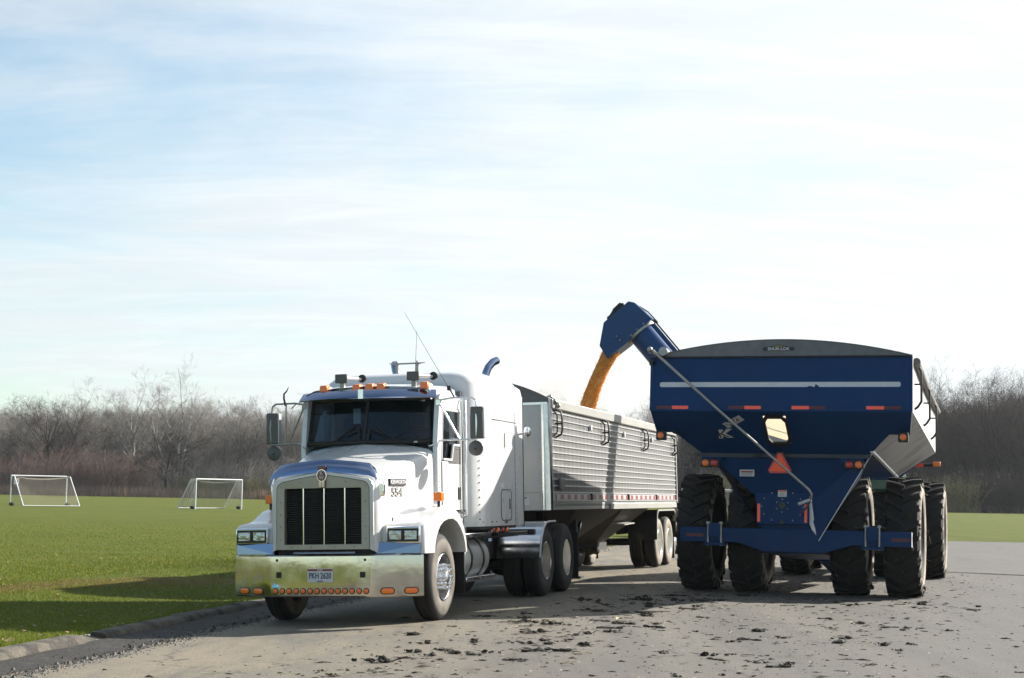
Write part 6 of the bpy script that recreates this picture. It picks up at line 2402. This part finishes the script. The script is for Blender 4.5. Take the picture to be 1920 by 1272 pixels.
class TreeGen:
    """collects thick limbs (trunk part) and thin twigs (crown part) as bare numpy triangles"""

    def __init__(s, seed):
        s.r = random.Random(seed)
        s.trunk = MB()
        s.tv, s.tf = [], []

    def twig(s, a, b, w):
        """a thin three-sided sliver"""
        d = (b - a)
        u = d.orthogonal().normalized() * w
        v_ = d.normalized().cross(u)
        o = len(s.tv)
        s.tv += [a + u, a - u * .5 + v_ * .87, a - u * .5 - v_ * .87, b]
        s.tf += [(o, o + 1, o + 3), (o + 1, o + 2, o + 3), (o + 2, o, o + 3)]

    def grow(s, p, d, ln, r, lev, maxlev, up, kink, nchild, spread):
        R = s.r
        n = 4 if lev < 2 else 3
        path, rs = [p], [r]
        q, dd_ = p.copy(), d.copy()
        for i in range(n):
            dd_ = (dd_ + Vector((R.gauss(0, kink), R.gauss(0, kink), R.gauss(0, kink) + up))).normalized()
            q = q + dd_ * ln / n
            path.append(q.copy())
            rs.append(r * (1 - .62 * (i + 1) / n))
        if lev <= 1:
            s.trunk.tube(path, rs, 6 if lev == 0 else 4, False)
        elif lev == 2 and r > .02:
            s.trunk.tube(path, rs, 3, False)
        else:
            for a, b, w in zip(path, path[1:], rs):
                s.twig(a, b + (b - a) * .15, max(w, .011))
        if lev >= maxlev:
            return
        for k in range(nchild[lev]):
            f_ = R.uniform(.22 if lev else .30, 1.0)
            i = min(n - 1, int(f_ * n))
            pp = path[i].lerp(path[i + 1], f_ * n - i)
            dirn = (path[i + 1] - path[i]).normalized()
            side = dirn.orthogonal().normalized()
            side = Matrix.Rotation(R.uniform(0, 6.28), 3, dirn) @ side
            a = R.uniform(*spread)
            nd_ = (dirn * math.cos(a) + side * math.sin(a)).normalized()
            s.grow(pp, nd_, ln * R.uniform(.42, .68) * (1 - .25 * f_ if lev else 1), rs[i] * (R.uniform(.38, .58) if lev == 0 else R.uniform(.30, .50)), lev + 1, maxlev, up, kink, nchild, spread)

    def meshes(s, bark_m, twig_m):
        t = s.trunk.mesh('trunk', bark_m, 70)
        co = np.array([tuple(v) for v in s.tv])
        o = mesh_np('crown', co, np.array(s.tf), twig_m)
        me = o.data
        bpy.data.objects.remove(o)
        return t, me


def tree_variant(seed, h, bark_m, twig_m, nchild=(9, 6, 6, 4), spread=(.4, 1.0), up=.05, fork=False):
    g = TreeGen(seed)
    R = g.r
    r0 = h * .015
    if fork:
        for k in range(3):
            a = R.uniform(0, 6.28)
            g.grow(Vector((0, 0, -.2)), Vector((math.cos(a) * .28, math.sin(a) * .28, 1)).normalized(), h * .78, r0 * .8, 0, 4, up, .10, nchild, spread)
    else:
        g.grow(Vector((0, 0, -.2)), Vector((R.uniform(-.06, .06), R.uniform(-.06, .06), 1)).normalized(), h * .80, r0, 0, 4, up, .09, nchild, spread)
    return g.meshes(bark_m, twig_m)


def put_tree(name, tm, cm, p, s, rot, label, group, cat='tree', wide=1.0):
    t = bpy.data.objects.new(name, None)
    COL.objects.link(t)
    t.location = p
    t.rotation_euler = (0, 0, rot)
    t.scale = (s * wide, s * wide, s)
    tag(t, label, cat, group)
    for nm, me in (('trunk', tm), ('crown', cm)):
        o = bpy.data.objects.new(nm, me)
        COL.objects.link(o)
        o.parent = t
    return t


VL = [tree_variant(100 + i, 12, BARK, TWIG, (11, 7, 6, 6), fork=(i % 3 == 0)) for i in range(6)]
VD = [tree_variant(200 + i, 15, BARKD, TWIGD, (11, 7, 6, 6), fork=(i % 3 == 1)) for i in range(5)]
VW = [tree_variant(300 + i, 15, BARKW, TWIG, (8, 6, 6, 5), spread=(.5, 1.1), fork=(i == 1)) for i in range(2)]


def wood_edge(x):
    """distance of the front of the wood"""
    return 203 + (6 if x > 20 else 0) + 4 * mnoise.noise((x * .03, 0, 0))


ntree = 0
x = -84.0
ZONES = [(25, 'bare tree of the wood left of the numbered goal', 'bare trees left of the numbered goal'),
         (155, 'bare grey-brown tree of the wood behind the numbered goal', 'bare trees behind the numbered goal'),
         (340, 'bare grey-brown tree of the wood behind the gap between the goals', 'bare trees between the goals'),
         (465, 'bare grey tree of the wood behind the open-fronted goal', 'bare trees behind the open-fronted goal'),
         (620, 'bare grey tree of the wood behind the truck mirror, left of its cab', 'bare trees behind the truck mirror'),
         (960, 'bare tree of the wood hidden behind the truck cab', 'bare trees behind the truck'),
         (1090, 'bare tree of the wood between sleeper cab and corn stream', 'bare trees left of the corn stream'),
         (1225, 'bare tree of the wood between corn stream and blue cart', 'bare trees right of the corn stream'),
         (1720, 'bare tree of the wood behind the blue cart', 'bare trees behind the cart'),
         (1800, 'bare dark tree of the wood close right of the blue cart', 'bare dark trees beside the cart'),
         (9999, 'bare dark tree of the wood at the right edge, beyond the pavement', 'bare dark trees at the right edge')]
while x < 92:
    rowz = rnd.choice((0, 1, 2, 2))
    y = wood_edge(x) + 3 + rowz * 7 + rnd.uniform(-2.5, 2.5)
    u_ = 960 + 3000 * x / y
    for lim, lb, gp in ZONES:
        if u_ < lim:
            break
    if x < 24:
        v, hs = rnd.choice(VL), rnd.uniform(.70, .89)
    else:
        v, hs = rnd.choice(VD), rnd.uniform(.86, 1.03)
    put_tree('bare_tree', v[0], v[1], (x, y, 0), hs, rnd.uniform(0, 6.28), lb, gp)
    ntree += 1
    x += rnd.uniform(.5, 1.05)


def at(u, D):
    """a place on the ground D metres ahead in the direction of photo column u"""
    return ((u - 960) / 3000 * D, D, 0)


for u, D, k, h, lb in ((248, 200, 0, 12.4, 'tall pale-barked tree with white limbs behind the left goal'),
                       (338, 201, 1, 13.4, 'tallest pale-barked tree of the left wood, right of the other pale tree')):
    put_tree('pale_bark_tree', VW[k][0], VW[k][1], at(u, D), h / 14.5, 1.1 + k, lb, None)
gsm = tree_variant(310, 9, BARKW, TWIG, (6, 4, 4, 2), spread=(.6, 1.2), fork=True)
put_tree('pale_bark_tree', gsm[0], gsm[1], at(212, 198), .85, .4, 'small crooked white-limbed tree in front of the left wood', None)
put_tree('bare_tree', VD[1][0], VD[1][1], at(95, 201), .74, .3, 'dark round-headed bare tree standing over the left goal', None, wide=1.35)
put_tree('bare_tree', VD[3][0], VD[3][1], at(318, 199), .50, 2.0, 'low dark spreading tree left of the right goal', None, wide=1.7)
put_tree('bare_tree', VD[0][0], VD[0][1], at(1100, 190), .74, .9, 'dense rounded dark tree behind the corn stream', None, wide=1.5)
put_tree('bare_tree', VD[2][0], VD[2][1], at(1085, 193), .70, 2.9, 'dense broad dark tree just left of the corn stream', None, wide=1.5)
put_tree('bare_tree', VD[4][0], VD[4][1], at(1895, 205), 1.06, .9, 'tall bare dark tree rising at the right edge, in front of the dark wood', None)

# shrubs of the wood's edge
def shrub_variant(seed, h, twig_m, n=60, lean=.55):
    R = random.Random(seed)
    g = TreeGen(seed)
    for k in range(n):
        a = R.uniform(0, 6.28)
        o = Vector((math.cos(a), math.sin(a), 0)) * R.uniform(0, .45 * h)
        d = (Vector((math.cos(a), math.sin(a), 0)) * R.uniform(0, lean) + Vector((0, 0, 1))).normalized()
        p = o + Vector((0, 0, -.1))
        ln = h * R.uniform(.6, 1.05)
        m1 = p + d * ln * .5 + Vector((R.gauss(0, .05), R.gauss(0, .05), 0)) * h
        e = m1 + (d + Vector((R.gauss(0, .2), R.gauss(0, .2), .1))).normalized() * ln * .5
        g.twig(p, m1 * 1.0, .022)
        g.twig(m1, e, .014)
        for j in range(9):
            f_ = R.random()
            q = (p.lerp(m1, f_ * 2) if f_ < .5 else m1.lerp(e, f_ * 2 - 1))
            g.twig(q, q + Vector((R.gauss(0, .5), R.gauss(0, .5), R.uniform(.1, .9))).normalized() * h * R.uniform(.1, .3), .012)
    co = np.array([tuple(v) for v in g.tv])
    o = mesh_np('russet_shrub', co, np.array(g.tf), twig_m)
    me = o.data
    bpy.data.objects.remove(o)
    return me


SR = [shrub_variant(400 + i, 4.6, TWIGR) for i in range(3)]
SO = [shrub_variant(410 + i, 4.0, TWIGO, 80) for i in range(2)]
SD = [shrub_variant(420 + i, 4.6, TWIGD, 80) for i in range(2)]
SG = [shrub_variant(430 + i, 5.0, TWIG, 70) for i in range(2)]


def shrub(name, me, p, s, label, group, w=1.0):
    o = bpy.data.objects.new(name, me)
    COL.objects.link(o)
    o.location = p
    o.rotation_euler = (0, 0, rnd.uniform(0, 6.28))
    o.scale = (s * w, s * w, s)
    tag(o, label, 'shrub', group)


for i in range(26):
    u = rnd.uniform(-40, 260)
    shrub('russet_shrub', rnd.choice(SR), at(u, 199 + rnd.uniform(-1.5, 2)), rnd.uniform(.75, 1.45), 'reddish-brown bare shrub at the foot of the left wood', 'russet shrubs behind the left goal', 1.1)
shrub('russet_shrub', SR[0], at(132, 196.5), 1.42, 'tall dark red shrub standing just right of the left goal posts', None, .7)
shrub('russet_shrub', SR[1], at(196, 196.5), 1.25, 'broad dark red shrub between the two soccer goals', None, 1.25)
for i in range(20):
    u = rnd.uniform(270, 640)
    shrub('grey_shrub', rnd.choice(SG), at(u, 200 + rnd.uniform(-1.5, 2)), rnd.uniform(.7, 1.2), 'grey bare shrub along the wood edge behind the right goal', 'grey shrubs behind the right goal', 1.2)
for u in (352, 372, 400, 440, 470, 492, 505):
    shrub('olive_shrub', rnd.choice(SO), at(u, 197 + rnd.uniform(-1, 1)), rnd.uniform(.6, .85), 'yellowish shrub at the wood edge beside the right goal', 'yellowish shrubs beside the right goal', 1.3)
for i in range(22):
    u = rnd.uniform(1720, 1990)
    shrub('dark_shrub', rnd.choice(SD), at(u, 204 + rnd.uniform(-2, 1)), rnd.uniform(.85, 1.3), 'dark bare shrub along the wood edge right of the cart', 'dark shrubs right of the cart', 1.3)
for u in (1772, 1786, 1800, 1340, 1355):
    shrub('olive_shrub', rnd.choice(SO), at(u, 199 + rnd.uniform(-1, 1)), rnd.uniform(1.05, 1.25), 'dull green shrub at the wood edge beside the blue cart', 'dull green shrubs beside the cart', 1.2)
for i in range(26):
    u = rnd.uniform(640, 1720)
    shrub('grey_shrub', rnd.choice(SG + SD), at(u, 203 + rnd.uniform(-1.5, 2)), rnd.uniform(.7, 1.2), 'bare shrub along the wood edge behind the trailer and cart', 'shrubs behind the vehicles', 1.2)

# mass of the wood behind, and the strip of dry weeds in front: both beyond counting
def mass(name, n, x0, x1, y0, y1, h0, h1, w, m, lean, seed, par=3):
    r = np.random.default_rng(seed)
    x = x0 + (x1 - x0) * r.random(n)
    y = y0 + (y1 - y0) * r.random(n)
    h = h0 + (h1 - h0) * r.random(n) ** .8
    b = np.stack([x, y, np.zeros(n)], 1)
    t = b + np.stack([r.normal(0, lean, n) * h, r.normal(0, lean, n) * h, h], 1)
    a = r.random(n) * 6.28
    o = np.stack([np.cos(a), np.sin(a), np.zeros(n)], 1) * w
    co = np.stack([b - o, b + o, t], 1).reshape(-1, 3)
    ob = mesh_np(name, co, np.arange(n * 3).reshape(-1, 3), m)
    return tag(ob, kind='stuff')


mass('dry_weeds', 26000, -85, 25, 193.5, 199, .5, 1.55, .035, TWIGT, .12, 31)
mass('dry_weeds', 9000, 25, 92, 201, 206, .4, 1.1, .03, TWIGT, .12, 33)


def twig_mass(name, n, x0, x1, y0, y1, zmax, m, seed, w):
    """far wood: random twigs filling the volume under an uneven top"""
    r = np.random.default_rng(seed)
    x = x0 + (x1 - x0) * r.random(n)
    y = y0 + (y1 - y0) * r.random(n)
    top = np.array([zmax * (.86 + .22 * mnoise.noise((a * .07, 3.3, seed)) + .12 * mnoise.noise((a * .25, 1.1, seed))) for a in x])
    z = top * r.random(n) ** .9
    d = r.normal(0, .55, (n, 3))
    d[:, 2] = np.abs(d[:, 2]) + .55
    d /= np.linalg.norm(d, axis=1)[:, None]
    L_ = .5 + 1.6 * r.random(n)
    p = np.stack([x, y, z], 1)
    q = p + d * L_[:, None]
    a = r.random(n) * 6.28
    o = np.stack([np.cos(a), np.sin(a), np.zeros(n)], 1) * (w * (.4 + r.random(n)))[:, None]
    co = np.stack([p - o, p + o, q], 1).reshape(-1, 3)
    return tag(mesh_np(name, co, np.arange(n * 3).reshape(-1, 3), m), kind='stuff')


twig_mass('far_wood', 300000, -100, 24, 216, 262, 12.0, TWIG, 2, .026)
twig_mass('far_wood', 190000, 22, 105, 222, 268, 17.0, TWIGD, 5, .030)

# ------------------------------------------------------------------ air and dust
def volume(name, dens, col, aniso):
    m = bpy.data.materials.new(name)
    m.use_nodes = True
    N, L = m.node_tree.nodes, m.node_tree.links
    N.remove(N['Principled BSDF'])
    v = N.new('ShaderNodeVolumePrincipled')
    v.inputs['Color'].default_value = (*col, 1)
    v.inputs['Density'].default_value = dens
    v.inputs['Anisotropy'].default_value = aniso
    L.new(v.outputs[0], N['Material Output'].inputs['Volume'])
    return m, v


HAZE, _ = volume('haze', 0.00013, (.92, .95, 1.0), 0.2)
hz = MB().box(-160, 160, -25, 300, -1.3, 26).build('haze', HAZE)
tag(hz, kind='stuff')
DUST, dv = volume('grain_dust', 0.0, (.96, .90, .84), 0.35)
N, L = DUST.node_tree.nodes, DUST.node_tree.links
t = N.new('ShaderNodeTexCoord')
n1 = N.new('ShaderNodeTexNoise')
n1.inputs['Scale'].default_value = 2.2
n1.inputs['Detail'].default_value = 4
L.new(t.outputs['Object'], n1.inputs['Vector'])
ln_ = N.new('ShaderNodeVectorMath')
ln_.operation = 'LENGTH'
L.new(t.outputs['Object'], ln_.inputs[0])
q1 = N.new('ShaderNodeMapRange')
q1.interpolation_type = 'SMOOTHSTEP'
q1.inputs['From Min'].default_value = 1.0
q1.inputs['From Max'].default_value = 0.1
L.new(ln_.outputs['Value'], q1.inputs['Value'])
q2 = N.new('ShaderNodeMapRange')
q2.inputs['From Min'].default_value = 0.42
q2.inputs['From Max'].default_value = 0.70
q2.inputs['To Max'].default_value = 0.75
L.new(n1.outputs[0], q2.inputs['Value'])
mm_ = N.new('ShaderNodeMath')
mm_.operation = 'MULTIPLY'
L.new(q1.outputs[0], mm_.inputs[0])
L.new(q2.outputs[0], mm_.inputs[1])
L.new(mm_.outputs[0], dv.inputs['Density'])
du = MB().ball((0, 0, 0), 1.0, 20, 12).build('dust_cloud', DUST)
du.matrix_world = TRAILER_M @ Matrix.Translation((-1.0, -.6, 4.0)) @ Matrix.Diagonal((3.4, 3.25, 1.75, 1))
tag(du, kind='stuff')
sc.cycles.volume_step_rate = 2.0
sc.cycles.volume_max_steps = 128
